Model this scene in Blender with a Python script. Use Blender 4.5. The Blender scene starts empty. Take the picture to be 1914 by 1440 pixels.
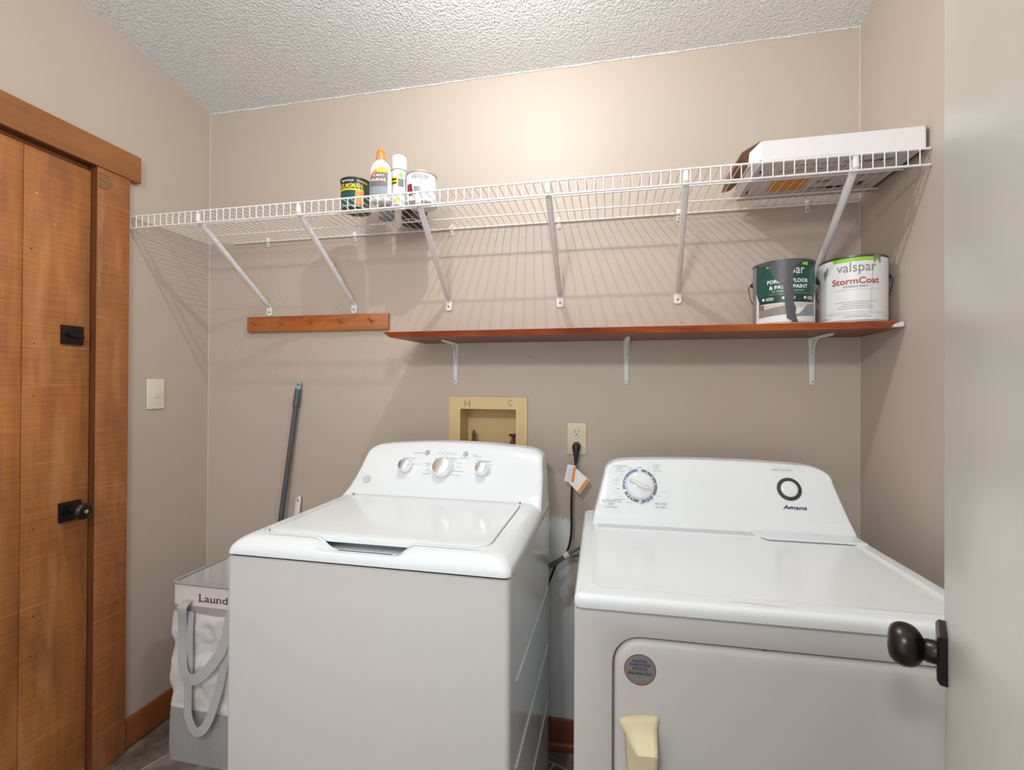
import bpy, bmesh, math, random
from mathutils import Vector, Matrix, noise
random.seed(7)
sc = bpy.context.scene
COL = sc.collection
PI = math.pi
# ------------------------------------------------------------ camera
F, YAW, PITCH, ROLL, EYE = 877.6, .2069, .0054, .005, 1.332
cam = bpy.data.cameras.new('camera'); camo = bpy.data.objects.new('camera', cam); COL.objects.link(camo)
cam.sensor_width = 36; cam.lens = F / 1914 * 36; cam.clip_start = .02
fw = Vector((-math.sin(YAW)*math.cos(PITCH), math.cos(YAW)*math.cos(PITCH), math.sin(PITCH)))
r0 = Vector((math.cos(YAW), math.sin(YAW), 0)); u0 = r0.cross(fw)
rr = r0*math.cos(ROLL) + u0*math.sin(ROLL); uu = -r0*math.sin(ROLL) + u0*math.cos(ROLL)
camo.matrix_world = Matrix(((rr.x, uu.x, -fw.x, 0), (rr.y, uu.y, -fw.y, 0), (rr.z, uu.z, -fw.z, EYE), (0, 0, 0, 1)))
sc.camera = camo
# ------------------------------------------------------------ exposure, world, lights
sc.view_settings.view_transform = 'Standard'; sc.view_settings.look = 'None'
sc.view_settings.exposure = 0.2; sc.view_settings.gamma = 1; sc.view_settings.use_curve_mapping = False
w = bpy.data.worlds.new('world'); sc.world = w; w.use_nodes = True
w.node_tree.nodes['Background'].inputs[0].default_value = (.98, .99, 1.0, 1)
w.node_tree.nodes['Background'].inputs[1].default_value = .95
def light(name, kind, loc, energy, color, **k):
    l = bpy.data.lights.new(name, kind); o = bpy.data.objects.new(name, l); COL.objects.link(o)
    o.location = loc; l.energy = energy; l.color = color
    for a, b in k.items():
        if a == 'rot': o.rotation_euler = b
        else: setattr(l, a, b)
    return o
light('ceiling_bulb_light', 'POINT', (-.3, 1.0, 2.54), 15.5, (1, 1, 1), shadow_soft_size=.009)
light('next_room_light', 'AREA', (-.42, -.75, 2.33), 13, (1, 1, 1), shape='RECTANGLE', size=.28, size_y=.16, rot=(math.radians(76), 0, 0))
# ------------------------------------------------------------ materials
def mat(name, col, rough=.5, metal=0, spec=.5, coat=0, bump=None, var=None):
    m = bpy.data.materials.new(name); m.use_nodes = True; nt = m.node_tree; b = nt.nodes['Principled BSDF']
    b.inputs['Base Color'].default_value = (*col, 1); b.inputs['Roughness'].default_value = rough
    b.inputs['Metallic'].default_value = metal; b.inputs['Specular IOR Level'].default_value = spec
    b.inputs['Coat Weight'].default_value = coat; b.inputs['Coat Roughness'].default_value = .15
    N = nt.nodes; L = nt.links
    if bump or var:
        tc = N.new('ShaderNodeTexCoord')
    if bump:
        sca, st, dist = bump
        no = N.new('ShaderNodeTexNoise'); no.inputs['Scale'].default_value = sca; no.inputs['Detail'].default_value = 3
        bu = N.new('ShaderNodeBump'); bu.inputs['Strength'].default_value = st; bu.inputs['Distance'].default_value = dist
        L.new(tc.outputs['Object'], no.inputs['Vector']); L.new(no.outputs['Fac'], bu.inputs['Height']); L.new(bu.outputs['Normal'], b.inputs['Normal'])
    if var:
        sca, col2 = var
        no = N.new('ShaderNodeTexNoise'); no.inputs['Scale'].default_value = sca; no.inputs['Detail'].default_value = 4
        mx = N.new('ShaderNodeMix'); mx.data_type = 'RGBA'
        mx.inputs[6].default_value = (*col, 1); mx.inputs[7].default_value = (*col2, 1)
        L.new(tc.outputs['Object'], no.inputs['Vector']); L.new(no.outputs['Fac'], mx.inputs[0]); L.new(mx.outputs[2], b.inputs['Base Color'])
    return m
def wood(name, stops, rough=.5, grain=(1, 1, .06), scale=30, saw=0, coat=0, knot=None):
    m = mat(name, (.4, .2, .1), rough, coat=coat); nt = m.node_tree; N = nt.nodes; L = nt.links; b = N['Principled BSDF']
    tc = N.new('ShaderNodeTexCoord'); mp = N.new('ShaderNodeMapping'); mp.inputs['Scale'].default_value = grain
    L.new(tc.outputs['Object'], mp.inputs['Vector'])
    n1 = N.new('ShaderNodeTexNoise'); n1.inputs['Scale'].default_value = scale; n1.inputs['Detail'].default_value = 6; n1.inputs['Distortion'].default_value = 1.2
    L.new(mp.outputs[0], n1.inputs['Vector'])
    n2 = N.new('ShaderNodeTexNoise'); n2.inputs['Scale'].default_value = 5; n2.inputs['Detail'].default_value = 3
    mp2 = N.new('ShaderNodeMapping'); mp2.inputs['Scale'].default_value = tuple(.5 + .5*g for g in grain); L.new(tc.outputs['Object'], mp2.inputs['Vector']); L.new(mp2.outputs[0], n2.inputs['Vector'])
    ad = N.new('ShaderNodeMix'); ad.inputs[0].default_value = .55; L.new(n1.outputs['Fac'], ad.inputs[2]); L.new(n2.outputs['Fac'], ad.inputs[3])
    out = ad.outputs[0]
    hgt = n1.outputs['Fac']
    if saw:
        mp3 = N.new('ShaderNodeMapping'); mp3.inputs['Scale'].default_value = (1, 1.4, 40); mp3.inputs['Rotation'].default_value = (.06, 0, 0)
        L.new(tc.outputs['Object'], mp3.inputs['Vector'])
        n3 = N.new('ShaderNodeTexNoise'); n3.inputs['Scale'].default_value = 4; n3.inputs['Detail'].default_value = 8; n3.inputs['Roughness'].default_value = .7
        L.new(mp3.outputs[0], n3.inputs['Vector'])
        a2 = N.new('ShaderNodeMix'); a2.inputs[0].default_value = saw; L.new(out, a2.inputs[2]); L.new(n3.outputs['Fac'], a2.inputs[3]); out = a2.outputs[0]
        hgt = n3.outputs['Fac']
    cr = N.new('ShaderNodeValToRGB'); el = cr.color_ramp.elements
    while len(el) < len(stops): el.new(.5)
    for e, (p, c) in zip(el, stops): e.position = p; e.color = (*c, 1)
    L.new(out, cr.inputs[0]); col = cr.outputs[0]
    if saw:
        def layer(sc_, rot, lo, hi, tint, amt, nscale=1.0, det=2):
            nonlocal col
            mq = N.new('ShaderNodeMapping'); mq.inputs['Scale'].default_value = sc_; mq.inputs['Rotation'].default_value = rot; L.new(tc.outputs['Object'], mq.inputs['Vector'])
            nq = N.new('ShaderNodeTexNoise'); nq.inputs['Scale'].default_value = nscale; nq.inputs['Detail'].default_value = det; L.new(mq.outputs[0], nq.inputs['Vector'])
            mr = N.new('ShaderNodeMapRange'); mr.inputs[1].default_value = lo; mr.inputs[2].default_value = hi; mr.inputs[4].default_value = amt; L.new(nq.outputs['Fac'], mr.inputs[0])
            mm = N.new('ShaderNodeMix'); mm.data_type = 'RGBA'; L.new(mr.outputs[0], mm.inputs[0]); L.new(col, mm.inputs[6]); mm.inputs[7].default_value = (*tint, 1); col = mm.outputs[2]
        layer((1, 9, 2.2), (0, 0, 0), .48, .72, (.20, .08, .035), .55, 1.3, 4)
        layer((1, 14, 3), (.15, 0, 0), .55, .72, (.62, .30, .13), .45, 1.2, 3)
        layer((1, 2.5, 210), (.05, 0, 0), .66, .74, (.78, .47, .24), .55)
        layer((1, 60, 60), (0, 0, 0), .76, .80, (.85, .68, .5), .5)
        layer((1, 3, 120), (-.04, 0, 0), .64, .76, (.17, .06, .03), .45)
    L.new(col, b.inputs['Base Color'])
    bu = N.new('ShaderNodeBump'); bu.inputs['Strength'].default_value = .25; bu.inputs['Distance'].default_value = .002
    L.new(hgt, bu.inputs['Height']); L.new(bu.outputs['Normal'], b.inputs['Normal'])
    return m
PAINT = (.545, .465, .392)
m_wall = mat('beige wall paint', PAINT, .5, bump=(160, .10, .002))
def backwall():
    m = mat('beige wall paint with bare patch', PAINT, .5); nt = m.node_tree; N = nt.nodes; L = nt.links; b = N['Principled BSDF']
    tc = N.new('ShaderNodeTexCoord'); sp = N.new('ShaderNodeSeparateXYZ'); L.new(tc.outputs['Object'], sp.inputs[0])
    no = N.new('ShaderNodeTexNoise'); no.inputs['Scale'].default_value = 9; no.inputs['Detail'].default_value = 6; no.inputs['Roughness'].default_value = .65
    L.new(tc.outputs['Object'], no.inputs['Vector'])
    n2 = N.new('ShaderNodeTexNoise'); n2.inputs['Scale'].default_value = 220; L.new(tc.outputs['Object'], n2.inputs['Vector'])
    def ma(op, a, b_, clamp=False):
        q = N.new('ShaderNodeMath'); q.operation = op; q.use_clamp = clamp
        for i, v in enumerate((a, b_)):
            if isinstance(v, (int, float)): q.inputs[i].default_value = v
            else: L.new(v, q.inputs[i])
        return q.outputs[0]
    nz = ma('ADD', ma('MULTIPLY', ma('SUBTRACT', no.outputs['Fac'], .5), .22), ma('MULTIPLY', ma('SUBTRACT', n2.outputs['Fac'], .5), .07))
    nx = ma('ADD', ma('MULTIPLY', ma('SUBTRACT', no.outputs['Fac'], .5), .08), ma('MULTIPLY', ma('SUBTRACT', n2.outputs['Fac'], .5), .05))
    zA = ma('MULTIPLY', ma('SUBTRACT', ma('ADD', nz, .86), sp.outputs['Z']), 60, True)
    xA = ma('MULTIPLY', ma('SUBTRACT', ma('ADD', nx, -.138), sp.outputs['X']), 60, True)
    zB = ma('MULTIPLY', ma('SUBTRACT', ma('ADD', nz, .56), sp.outputs['Z']), 60, True)
    lim = ma('MULTIPLY', ma('MULTIPLY', ma('SUBTRACT', .02, sp.outputs['X']), 30, True), ma('MULTIPLY', ma('ADD', sp.outputs['X'], .5), 20, True))
    f = ma('MULTIPLY', ma('MAXIMUM', ma('MULTIPLY', zA, xA), zB), lim)
    mx = N.new('ShaderNodeMix'); mx.data_type = 'RGBA'; L.new(f, mx.inputs[0]); mx.inputs[6].default_value = (*PAINT, 1); mx.inputs[7].default_value = (.80, .83, .83, 1)
    L.new(mx.outputs[2], b.inputs['Base Color'])
    bn = N.new('ShaderNodeTexNoise'); bn.inputs['Scale'].default_value = 160; L.new(tc.outputs['Object'], bn.inputs['Vector'])
    bu = N.new('ShaderNodeBump'); bu.inputs['Strength'].default_value = .1; bu.inputs['Distance'].default_value = .002
    L.new(bn.outputs['Fac'], bu.inputs['Height']); L.new(bu.outputs['Normal'], b.inputs['Normal'])
    return m
m_back = backwall()
m_ceil = mat('popcorn ceiling', (.90, .92, .92), .95, bump=(125, 1.0, .012))
def floor_mat():
    m = mat('slate look tile', (.2, .17, .15), .45); nt = m.node_tree; N = nt.nodes; L = nt.links; b = N['Principled BSDF']
    tc = N.new('ShaderNodeTexCoord'); mp = N.new('ShaderNodeMapping'); mp.inputs['Rotation'].default_value = (0, 0, .35); L.new(tc.outputs['Object'], mp.inputs['Vector'])
    no = N.new('ShaderNodeTexNoise'); no.inputs['Scale'].default_value = 9; no.inputs['Detail'].default_value = 8; no.inputs['Roughness'].default_value = .65; L.new(mp.outputs[0], no.inputs['Vector'])
    cr = N.new('ShaderNodeValToRGB'); e = cr.color_ramp.elements; e[0].position = .3; e[0].color = (.10, .075, .06, 1); e[1].position = .7; e[1].color = (.40, .35, .30, 1)
    x = e.new(.5); x.color = (.22, .19, .17, 1); L.new(no.outputs['Fac'], cr.inputs[0])
    br = N.new('ShaderNodeTexBrick'); br.inputs['Scale'].default_value = 1; br.inputs['Mortar Size'].default_value = .004; br.inputs['Brick Width'].default_value = .3; br.inputs['Row Height'].default_value = .3
    br.inputs['Color1'].default_value = (1, 1, 1, 1); br.inputs['Color2'].default_value = (.75, .7, .65, 1); br.inputs['Mortar'].default_value = (0, 0, 0, 1)
    L.new(mp.outputs[0], br.inputs['Vector'])
    mu = N.new('ShaderNodeMix'); mu.data_type = 'RGBA'; mu.blend_type = 'MULTIPLY'; mu.inputs[0].default_value = 1; L.new(cr.outputs[0], mu.inputs[6]); L.new(br.outputs['Color'], mu.inputs[7])
    gm = N.new('ShaderNodeMix'); gm.data_type = 'RGBA'; L.new(br.outputs['Fac'], gm.inputs[0]); L.new(mu.outputs[2], gm.inputs[6]); gm.inputs[7].default_value = (.45, .4, .36, 1)
    L.new(gm.outputs[2], b.inputs['Base Color'])
    return m
m_floor = floor_mat()
m_door = wood('rough sawn plank', [(.3, (.19, .058, .013)), (.44, (.36, .125, .030)), (.58, (.50, .195, .050)), (.75, (.66, .32, .11))], .6, (1, 1, .1), 26, .38)
m_casing = wood('rough sawn casing', [(.3, (.22, .07, .018)), (.5, (.38, .135, .038)), (.75, (.50, .21, .07))], .6, (1, 1, .1), 22, .45)
m_header = wood('stained header board', [(.3, (.25, .085, .024)), (.55, (.37, .14, .043)), (.8, (.45, .19, .065))], .5, (1, .08, 1), 22)
m_base = wood('stained baseboard', [(.3, (.16, .045, .014)), (.6, (.30, .095, .03)), (.8, (.38, .14, .05))], .45, (.1, .1, 1), 22)
m_shelfunder = wood('shaded shelf underside', [(.3, (.13, .035, .015)), (.6, (.21, .065, .028)), (.8, (.27, .09, .04))], .4, (.1, 1, 1), 14)  # shade under the board put into a darker wood colour
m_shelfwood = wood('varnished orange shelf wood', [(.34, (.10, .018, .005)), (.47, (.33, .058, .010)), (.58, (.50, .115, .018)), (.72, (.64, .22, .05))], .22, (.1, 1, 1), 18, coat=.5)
m_rail = wood('varnished peg rail wood', [(.34, (.22, .055, .012)), (.5, (.44, .13, .024)), (.68, (.56, .21, .05))], .3, (.1, 1, 1), 16, coat=.3)
m_peg = mat('light dowel wood', (.42, .20, .07), .5)
m_wire = mat('white vinyl coated wire', (.86, .86, .84), .35)
m_strut = mat('white steel strut', (.80, .81, .82), .35)
m_clip = mat('white plastic clip', (.82, .84, .82), .4)
m_brk = mat('white bracket paint', (.78, .78, .75), .4)
m_screw = mat('screw metal', (.35, .34, .33), .35, 1)
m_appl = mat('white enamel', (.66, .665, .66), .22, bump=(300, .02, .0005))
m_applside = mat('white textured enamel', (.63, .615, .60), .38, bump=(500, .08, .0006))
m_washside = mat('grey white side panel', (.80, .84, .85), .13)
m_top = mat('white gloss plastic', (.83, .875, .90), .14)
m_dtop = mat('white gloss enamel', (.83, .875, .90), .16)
m_gap = mat('dark gap', (.03, .03, .03), .8)
m_shade = mat('grey gasket', (.22, .21, .19), .6)
m_chrome = mat('chrome', (.95, .95, .95), .28, 1)
m_knobw = mat('grey white knob plastic', (.74, .75, .75), .25)
m_btn = mat('silver button', (.55, .57, .58), .3, .4)
m_ink = mat('grey print', (.25, .26, .27), .6)
m_ink2 = mat('light grey print', (.48, .5, .5), .6)
m_blue = mat('violet blue print', (.22, .22, .42), .6)
m_teal = mat('teal print', (.25, .45, .5), .6)
m_navy = mat('navy print', (.03, .03, .12), .5)
m_dgrey = mat('dark grey print', (.19, .2, .2), .6)
m_black = mat('black plastic', (.012, .012, .013), .4)
m_bronze = mat('oil rubbed bronze', (.022, .016, .018), .28, .6)
m_bronze2 = mat('satin bronze', (.055, .042, .042), .3, .85)
m_ivory = mat('ivory plastic', (.74, .68, .50), .35)
m_cream = mat('cream switch plastic', (.78, .74, .61), .35)
m_boxyel = mat('yellowed plastic box', (.78, .59, .30), .5)
m_boxin = mat('yellowed box inside', (.72, .53, .27), .55)
m_valve = mat('corroded brass valve', (.16, .07, .045), .5, .4, var=(60, (.30, .22, .15)))
m_red = mat('dark red valve handle', (.16, .03, .03), .5)
m_braid = mat('braided steel hose', (.5, .48, .46), .3, .8, bump=(400, .6, .001))
m_cable = mat('black cable rubber', (.015, .015, .016), .45)
m_gcable = mat('grey cable rubber', (.09, .095, .10), .45)
m_tape = mat('cream tape', (.72, .66, .48), .55)
m_tagw = mat('white tag paper', (.82, .83, .82), .6)
m_orange = mat('orange print', (.85, .28, .03), .5)
m_mask = mat('masking tape', (.80, .70, .46), .55, bump=(60, .12, .002))
m_cloth = mat('off white hamper cloth', (.80, .785, .785), .85, bump=(40, .25, .006))
m_clothg = mat('grey hamper cloth', (.40, .40, .395), .85, bump=(40, .25, .006))
m_strap = mat('light grey strap', (.52, .54, .55), .8)
m_brown = mat('brown print', (.14, .05, .025), .7)
m_pole = mat('slate grey pole', (.085, .10, .11), .4)
m_polecap = mat('pale blue cap', (.28, .42, .48), .45)
m_white = mat('white plastic', (.82, .80, .76), .4)
m_door2 = mat('white gloss door paint', (.66, .675, .61), .3, bump=(25, .05, .003))
m_tin = mat('tin metal', (.50, .46, .42), .45, .25)
m_dtin = mat('dark tin rim', (.12, .12, .13), .35, .7)
m_canw = mat('white can label', (.80, .82, .83), .35)
m_canlt = mat('grey can side', (.30, .31, .32), .4, .3)
m_green = mat('dark green label', (.008, .085, .065), .35)
m_dgreen = mat('deep green label', (.006, .05, .04), .35)
m_lime = mat('lime green print', (.30, .62, .05), .4)
m_paintdrip = mat('slate grey dried paint', (.085, .085, .10), .4, bump=(80, .5, .002))
m_photo1 = mat('taupe photo print', (.27, .25, .22), .4)
m_photo2 = mat('blue grey photo print', (.25, .29, .32), .4)
m_photo3 = mat('pale photo print', (.62, .56, .5), .4)
m_photo4 = mat('terracotta photo print', (.35, .14, .08), .4)
m_rust = mat('rust red print', (.42, .07, .035), .4)
m_ltxt = mat('white print', (.85, .87, .86), .4)
m_yel = mat('yellow print', (.85, .62, .02), .4)
m_orng = mat('warm orange print', (.85, .28, .05), .4)
m_glue = mat('white bottle plastic', (.84, .85, .87), .3)
m_nozzle = mat('orange nozzle plastic', (.90, .26, .05), .35)
m_gluelab = mat('grey brown label', (.19, .15, .14), .4)
m_gluelab2 = mat('blue grey label', (.28, .32, .37), .4)
m_maroon = mat('maroon print', (.25, .02, .03), .4)
m_card = mat('white printed cardboard', (.84, .84, .85), .55)
m_cardb = mat('white cardboard underside', (.66, .64, .65), .6)
m_kraft = mat('kraft cardboard', (.42, .25, .17), .8)
m_kraftd = mat('dark kraft edge', (.16, .08, .05), .8)
m_boxorange = mat('amber label', (.75, .33, .02), .5)
m_glass = mat('frosted lamp glass', (.9, .9, .88), .4)
m_sticker = mat('silver sticker foil', (.33, .33, .32), .25, .5)
# ------------------------------------------------------------ builders
def B(): return bmesh.new()
def wpos(o):
    v = Vector((0, 0, 0))
    while o is not None: v += o.location; o = o.parent
    return v
def obj(name, bm, mats, parent=None, loc=None, smooth=35, label=None, M=None):
    """bm is in world coordinates; origin goes to the parent's place (or loc)."""
    if M is not None: bm.transform(M)
    base = wpos(parent) if parent is not None else Vector(loc or (0, 0, 0))
    bm.transform(Matrix.Translation(-base))
    bmesh.ops.recalc_face_normals(bm, faces=bm.faces)
    me = bpy.data.meshes.new(name); bm.to_mesh(me); bm.free()
    if not isinstance(mats, (list, tuple)): mats = [mats]
    for m in mats: me.materials.append(m)
    if smooth:
        me.shade_smooth(); me.set_sharp_from_angle(angle=math.radians(smooth))
    o = bpy.data.objects.new(name, me); COL.objects.link(o)
    if parent is not None: o.parent = parent
    else: o.location = base
    if label: o['label'] = label
    return o
def tag(o, label=None, cat=None, group=None, kind=None):
    if label: o['label'] = label
    if cat: o['category'] = cat
    if group: o['group'] = group
    if kind: o['kind'] = kind
    return o
def thing(name, label, cat, loc, group=None):
    o = bpy.data.objects.new(name, None); COL.objects.link(o); o.location = loc; o.empty_display_size = .05
    return tag(o, label, cat, group)
def struct(name, bm, mats, loc=None, label=None, smooth=35):
    o = obj(name, bm, mats, loc=loc, smooth=smooth); o['kind'] = 'structure'
    if label: o['label'] = label
    return o
def box(bm, x0, x1, y0, y1, z0, z1, bev=0, seg=2, mi=0, M=None):
    t = bmesh.new()
    bmesh.ops.create_cube(t, size=1, matrix=Matrix.Translation(((x0+x1)/2, (y0+y1)/2, (z0+z1)/2)) @ Matrix.Diagonal((x1-x0, y1-y0, z1-z0, 1)))
    if bev: bmesh.ops.bevel(t, geom=list(t.edges), offset=bev, segments=seg, affect='EDGES', profile=.5)
    for f in t.faces: f.material_index = mi
    if M is not None: t.transform(M)
    join(bm, t)
def join(bm, t):
    vs = [bm.verts.new(v.co) for v in t.verts]; t.verts.index_update()
    for f in t.faces:
        try:
            g = bm.faces.new([vs[v.index] for v in f.verts]); g.material_index = f.material_index
        except ValueError: pass
    t.free()
def loft(bm, rings, cap0=False, cap1=False, mi=0, closed=True):
    vr = [[bm.verts.new(p) for p in r] for r in rings]
    n = len(vr[0])
    for a, b in zip(vr, vr[1:]):
        for i in range(n if closed else n-1):
            j = (i+1) % n
            f = bm.faces.new((a[i], a[j], b[j], b[i])); f.material_index = mi
    for c, r in ((cap0, vr[0]), (cap1, vr[-1])):
        if c: f = bm.faces.new(r); f.material_index = mi
    return vr
def frame(d):
    d = Vector(d).normalized(); a = Vector((0, 0, 1)) if abs(d.z) < .9 else Vector((1, 0, 0))
    u = a.cross(d).normalized(); return u, d.cross(u).normalized(), d
def tube(bm, pts, r, n=10, cap=True, mi=0, smoothn=0):
    pts = [Vector(p) for p in pts]
    if smoothn: pts = spline(pts, smoothn)
    rs = r if isinstance(r, (list, tuple)) else [r]*len(pts)
    rings = []; u = None
    for i, p in enumerate(pts):
        d = (pts[min(i+1, len(pts)-1)] - pts[max(i-1, 0)]).normalized()
        if u is None: u, v, _ = frame(d)
        u = (u - d*u.dot(d)).normalized(); v = d.cross(u)
        rings.append([p + (u*math.cos(2*PI*k/n) + v*math.sin(2*PI*k/n))*rs[i] for k in range(n)])
    loft(bm, rings, cap, cap, mi)
def spline(P, n):
    out = []
    for i in range(len(P)-1):
        p0 = P[max(i-1, 0)]; p1 = P[i]; p2 = P[i+1]; p3 = P[min(i+2, len(P)-1)]
        for k in range(n):
            t = k/n
            out.append(.5*((2*p1) + (p2-p0)*t + (2*p0-5*p1+4*p2-p3)*t*t + (3*p1-p0-3*p2+p3)*t**3))
    out.append(P[-1]); return out
def lathe(bm, prof, o, d=(0, 0, 1), n=40, cap0=True, cap1=True, mi=0, sx=1, sy=1):
    """prof: (radius, distance along d)"""
    u, v, d = frame(d); o = Vector(o)
    loft(bm, [[o + d*h + u*(r*sx*math.cos(2*PI*k/n)) + v*(r*sy*math.sin(2*PI*k/n)) for k in range(n)] for r, h in prof], cap0, cap1, mi)
def rrect(x0, x1, y0, y1, r, nc=8, ns=12):
    """rounded rectangle, ccw from the left end of the low-y side"""
    pts = []
    cs = [((x1-r, y0+r), -90), ((x1-r, y1-r), 0), ((x0+r, y1-r), 90), ((x0+r, y0+r), 180)]
    for i, ((cx, cy), a0) in enumerate(cs):
        (px, py), pa = cs[i-1]
        e = (px + r*math.cos(math.radians(pa+90)), py + r*math.sin(math.radians(pa+90)))
        s = (cx + r*math.cos(math.radians(a0)), cy + r*math.sin(math.radians(a0)))
        for k in range(ns): t = k/ns; pts.append((e[0]+(s[0]-e[0])*t, e[1]+(s[1]-e[1])*t))
        for k in range(nc): a = math.radians(a0 + 90*k/nc); pts.append((cx + r*math.cos(a), cy + r*math.sin(a)))
    return pts
_fc = {}
def glyphs(s, bold):
    if (s, bold) not in _fc:
        c = bpy.data.curves.new('t', 'FONT'); c.body = s; c.size = 1; c.resolution_u = 3; c.offset = bold; c.align_x = 'LEFT'
        o = bpy.data.objects.new('t', c); COL.objects.link(o)
        dg = bpy.context.evaluated_depsgraph_get(); me = bpy.data.meshes.new_from_object(o.evaluated_get(dg))
        vs = [(v.co.x, v.co.y) for v in me.vertices]; fs = [list(p.vertices) for p in me.polygons]
        bpy.data.objects.remove(o); bpy.data.curves.remove(c); bpy.data.meshes.remove(me)
        _fc[(s, bold)] = (vs, fs)
    return _fc[(s, bold)]
def text(bm, s, x, y, h, fn, width=None, bold=0, mi=0, rot=0, shear=0, align=.5):
    """string with its baseline centre at (x, y), capital height h, mapped by fn(x, y)"""
    vs, fs = glyphs(s, bold)
    if not vs: return
    x0 = min(v[0] for v in vs); x1 = max(v[0] for v in vs); k = h/.70
    kx = (width/(x1-x0)) if width else k
    out = []
    for a, b in vs:
        a = (a - x0 - (x1-x0)*align)*kx + shear*b*k; b = b*k
        c, q = math.cos(rot), math.sin(rot)
        out.append(bm.verts.new(fn(x + a*c - b*q, y + a*q + b*c)))
    for f in fs:
        try: g = bm.faces.new([out[i] for i in f]); g.material_index = mi
        except ValueError: pass
def poly(bm, pts, fn, mi=0, step=None):
    """a filled 2D outline, cut fine enough to bend, mapped by fn"""
    t = bmesh.new(); vs = [t.verts.new((p[0], p[1], 0)) for p in pts]; t.faces.new(vs)
    if step:
        xs = [p[0] for p in pts]; a = min(xs) + step
        while a < max(xs):
            bmesh.ops.bisect_plane(t, geom=list(t.verts)+list(t.edges)+list(t.faces), plane_co=(a, 0, 0), plane_no=(1, 0, 0)); a += step
    bmesh.ops.triangulate(t, faces=t.faces)
    for v in t.verts: v.co = fn(v.co.x, v.co.y)
    for f in t.faces: f.material_index = mi
    join(bm, t)
def rect(a, b, c, d): return [(a, c), (b, c), (b, d), (a, d)]
def disc2(cx, cy, r, n=28, a0=0, a1=360): return [(cx + r*math.cos(math.radians(a0+(a1-a0)*k/n)), cy + r*math.sin(math.radians(a0+(a1-a0)*k/n))) for k in range(n if a1-a0 >= 360 else n+1)]
def annulus(bm, cx, cy, ri, ro, a0, a1, fn, mi=0, n=None):
    n = n or max(4, int(abs(a1-a0)/6)); R = []
    for k in range(n+1):
        a = math.radians(a0+(a1-a0)*k/n); R.append([fn(cx+ri*math.cos(a), cy+ri*math.sin(a)), fn(cx+ro*math.cos(a), cy+ro*math.sin(a))])
    for p, q in zip(R, R[1:]):
        f = bm.faces.new([bm.verts.new(x) for x in (p[0], p[1], q[1], q[0])]); f.material_index = mi
def cyl(cx, cy, r, deg):
    def fn(s, z):
        a = math.radians(deg) + s/r; return Vector((cx + r*math.cos(a), cy + r*math.sin(a), z))
    return fn
def prism(bm, pts3, off, mi=0):
    a = [bm.verts.new(p) for p in pts3]; b = [bm.verts.new(Vector(p)+Vector(off)) for p in pts3]; n = len(a)
    for i in range(n): f = bm.faces.new((a[i], a[(i+1) % n], b[(i+1) % n], b[i])); f.material_index = mi
    for q in (a, b): f = bm.faces.new(q); f.material_index = mi
# ------------------------------------------------------------ the room
XL, XR, D, YB = -1.734, .804, 1.75, -.9
ZC, SL = 2.532, .187
def ceil_z(y): return ZC + SL*(D-y)
bm = B()
BX0, BX1, BZ0, BZ1 = -.603, -.319, 1.02, 1.282      # hole for the valve box
for x0, x1, z0, z1 in ((XL-.1, BX0, 0, ZC), (BX1, XR+.1, 0, ZC), (BX0, BX1, 0, BZ0), (BX0, BX1, BZ1, ZC)):
    box(bm, x0, x1, D, D+.12, z0, z1)
struct('wall_back', bm, m_back)
bm = B()
DY0, DY1, DZ = .47, 1.284, 2.082                     # door opening in the left wall
def wallprism(bm, x0, x1, y0, y1, z0, z1a, z1b):
    a = [(x0, y0, z0), (x0, y1, z0), (x0, y1, z1b), (x0, y0, z1a)]; prism(bm, a, (x1-x0, 0, 0))
wallprism(bm, XL-.12, XL, DY1, D, 0, ceil_z(DY1), ceil_z(D))
wallprism(bm, XL-.12, XL, DY0, DY1, DZ, ceil_z(DY0), ceil_z(DY1))
wallprism(bm, XL-.12, XL, YB, DY0, 0, ceil_z(YB), ceil_z(DY0))
struct('wall_left', bm, m_wall)
bm = B(); wallprism(bm, XR, XR+.12, YB, D, 0, ceil_z(YB), ceil_z(D)); struct('wall_right', bm, m_wall)
bm = B(); prism(bm, [(XL-.12, YB, ceil_z(YB)), (XR+.12, YB, ceil_z(YB)), (XR+.12, D+.12, ceil_z(D+.12)), (XL-.12, D+.12, ceil_z(D+.12))], (0, 0, .1)); struct('ceiling', bm, m_ceil)
bm = B(); box(bm, XL-.12, XR+.12, YB-.5, D+.12, -.1, 0); struct('floor', bm, m_floor)
bm = B(); box(bm, XL, XL+.012, 1.383, D, .004, .113, .003); struct('baseboard_left', bm, m_base)
bm = B(); box(bm, XL+.012, XR, D-.012, D, .025, .108, .003); box(bm, XL+.012, XR, D-.026, D-.001, .0, .027, .006, 3); struct('baseboard_back', bm, [m_base])
bm = B(); box(bm, XR-.012, XR, .2, D-.026, 0, .108, .003); struct('baseboard_right', bm, m_base)
m_caulk = mat('pale caulk', (.62, .55, .48), .5)
bm = B(); tube(bm, [(XL, D, .11), (XL, D, ZC)], .0024, 8); struct('trim_3', bm, m_caulk, loc=(XL, D, 1.2), label='pale caulk line in the left back corner')
bm = B(); tube(bm, [(XR, D, .11), (XR, D, ZC)], .002, 8); struct('trim_4', bm, m_caulk, loc=(XR, D, 1.2), label='pale caulk line in the right back corner')
random.seed(3); bm = B(); tube(bm, [(XL + (XR-XL)*k/60, D-.001, ZC + random.uniform(-.0025, .002)) for k in range(61)], .004, 6); struct('trim_5', bm, m_ceil, loc=(-.4, D, ZC), label='ragged white ceiling edge along the back wall')
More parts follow.
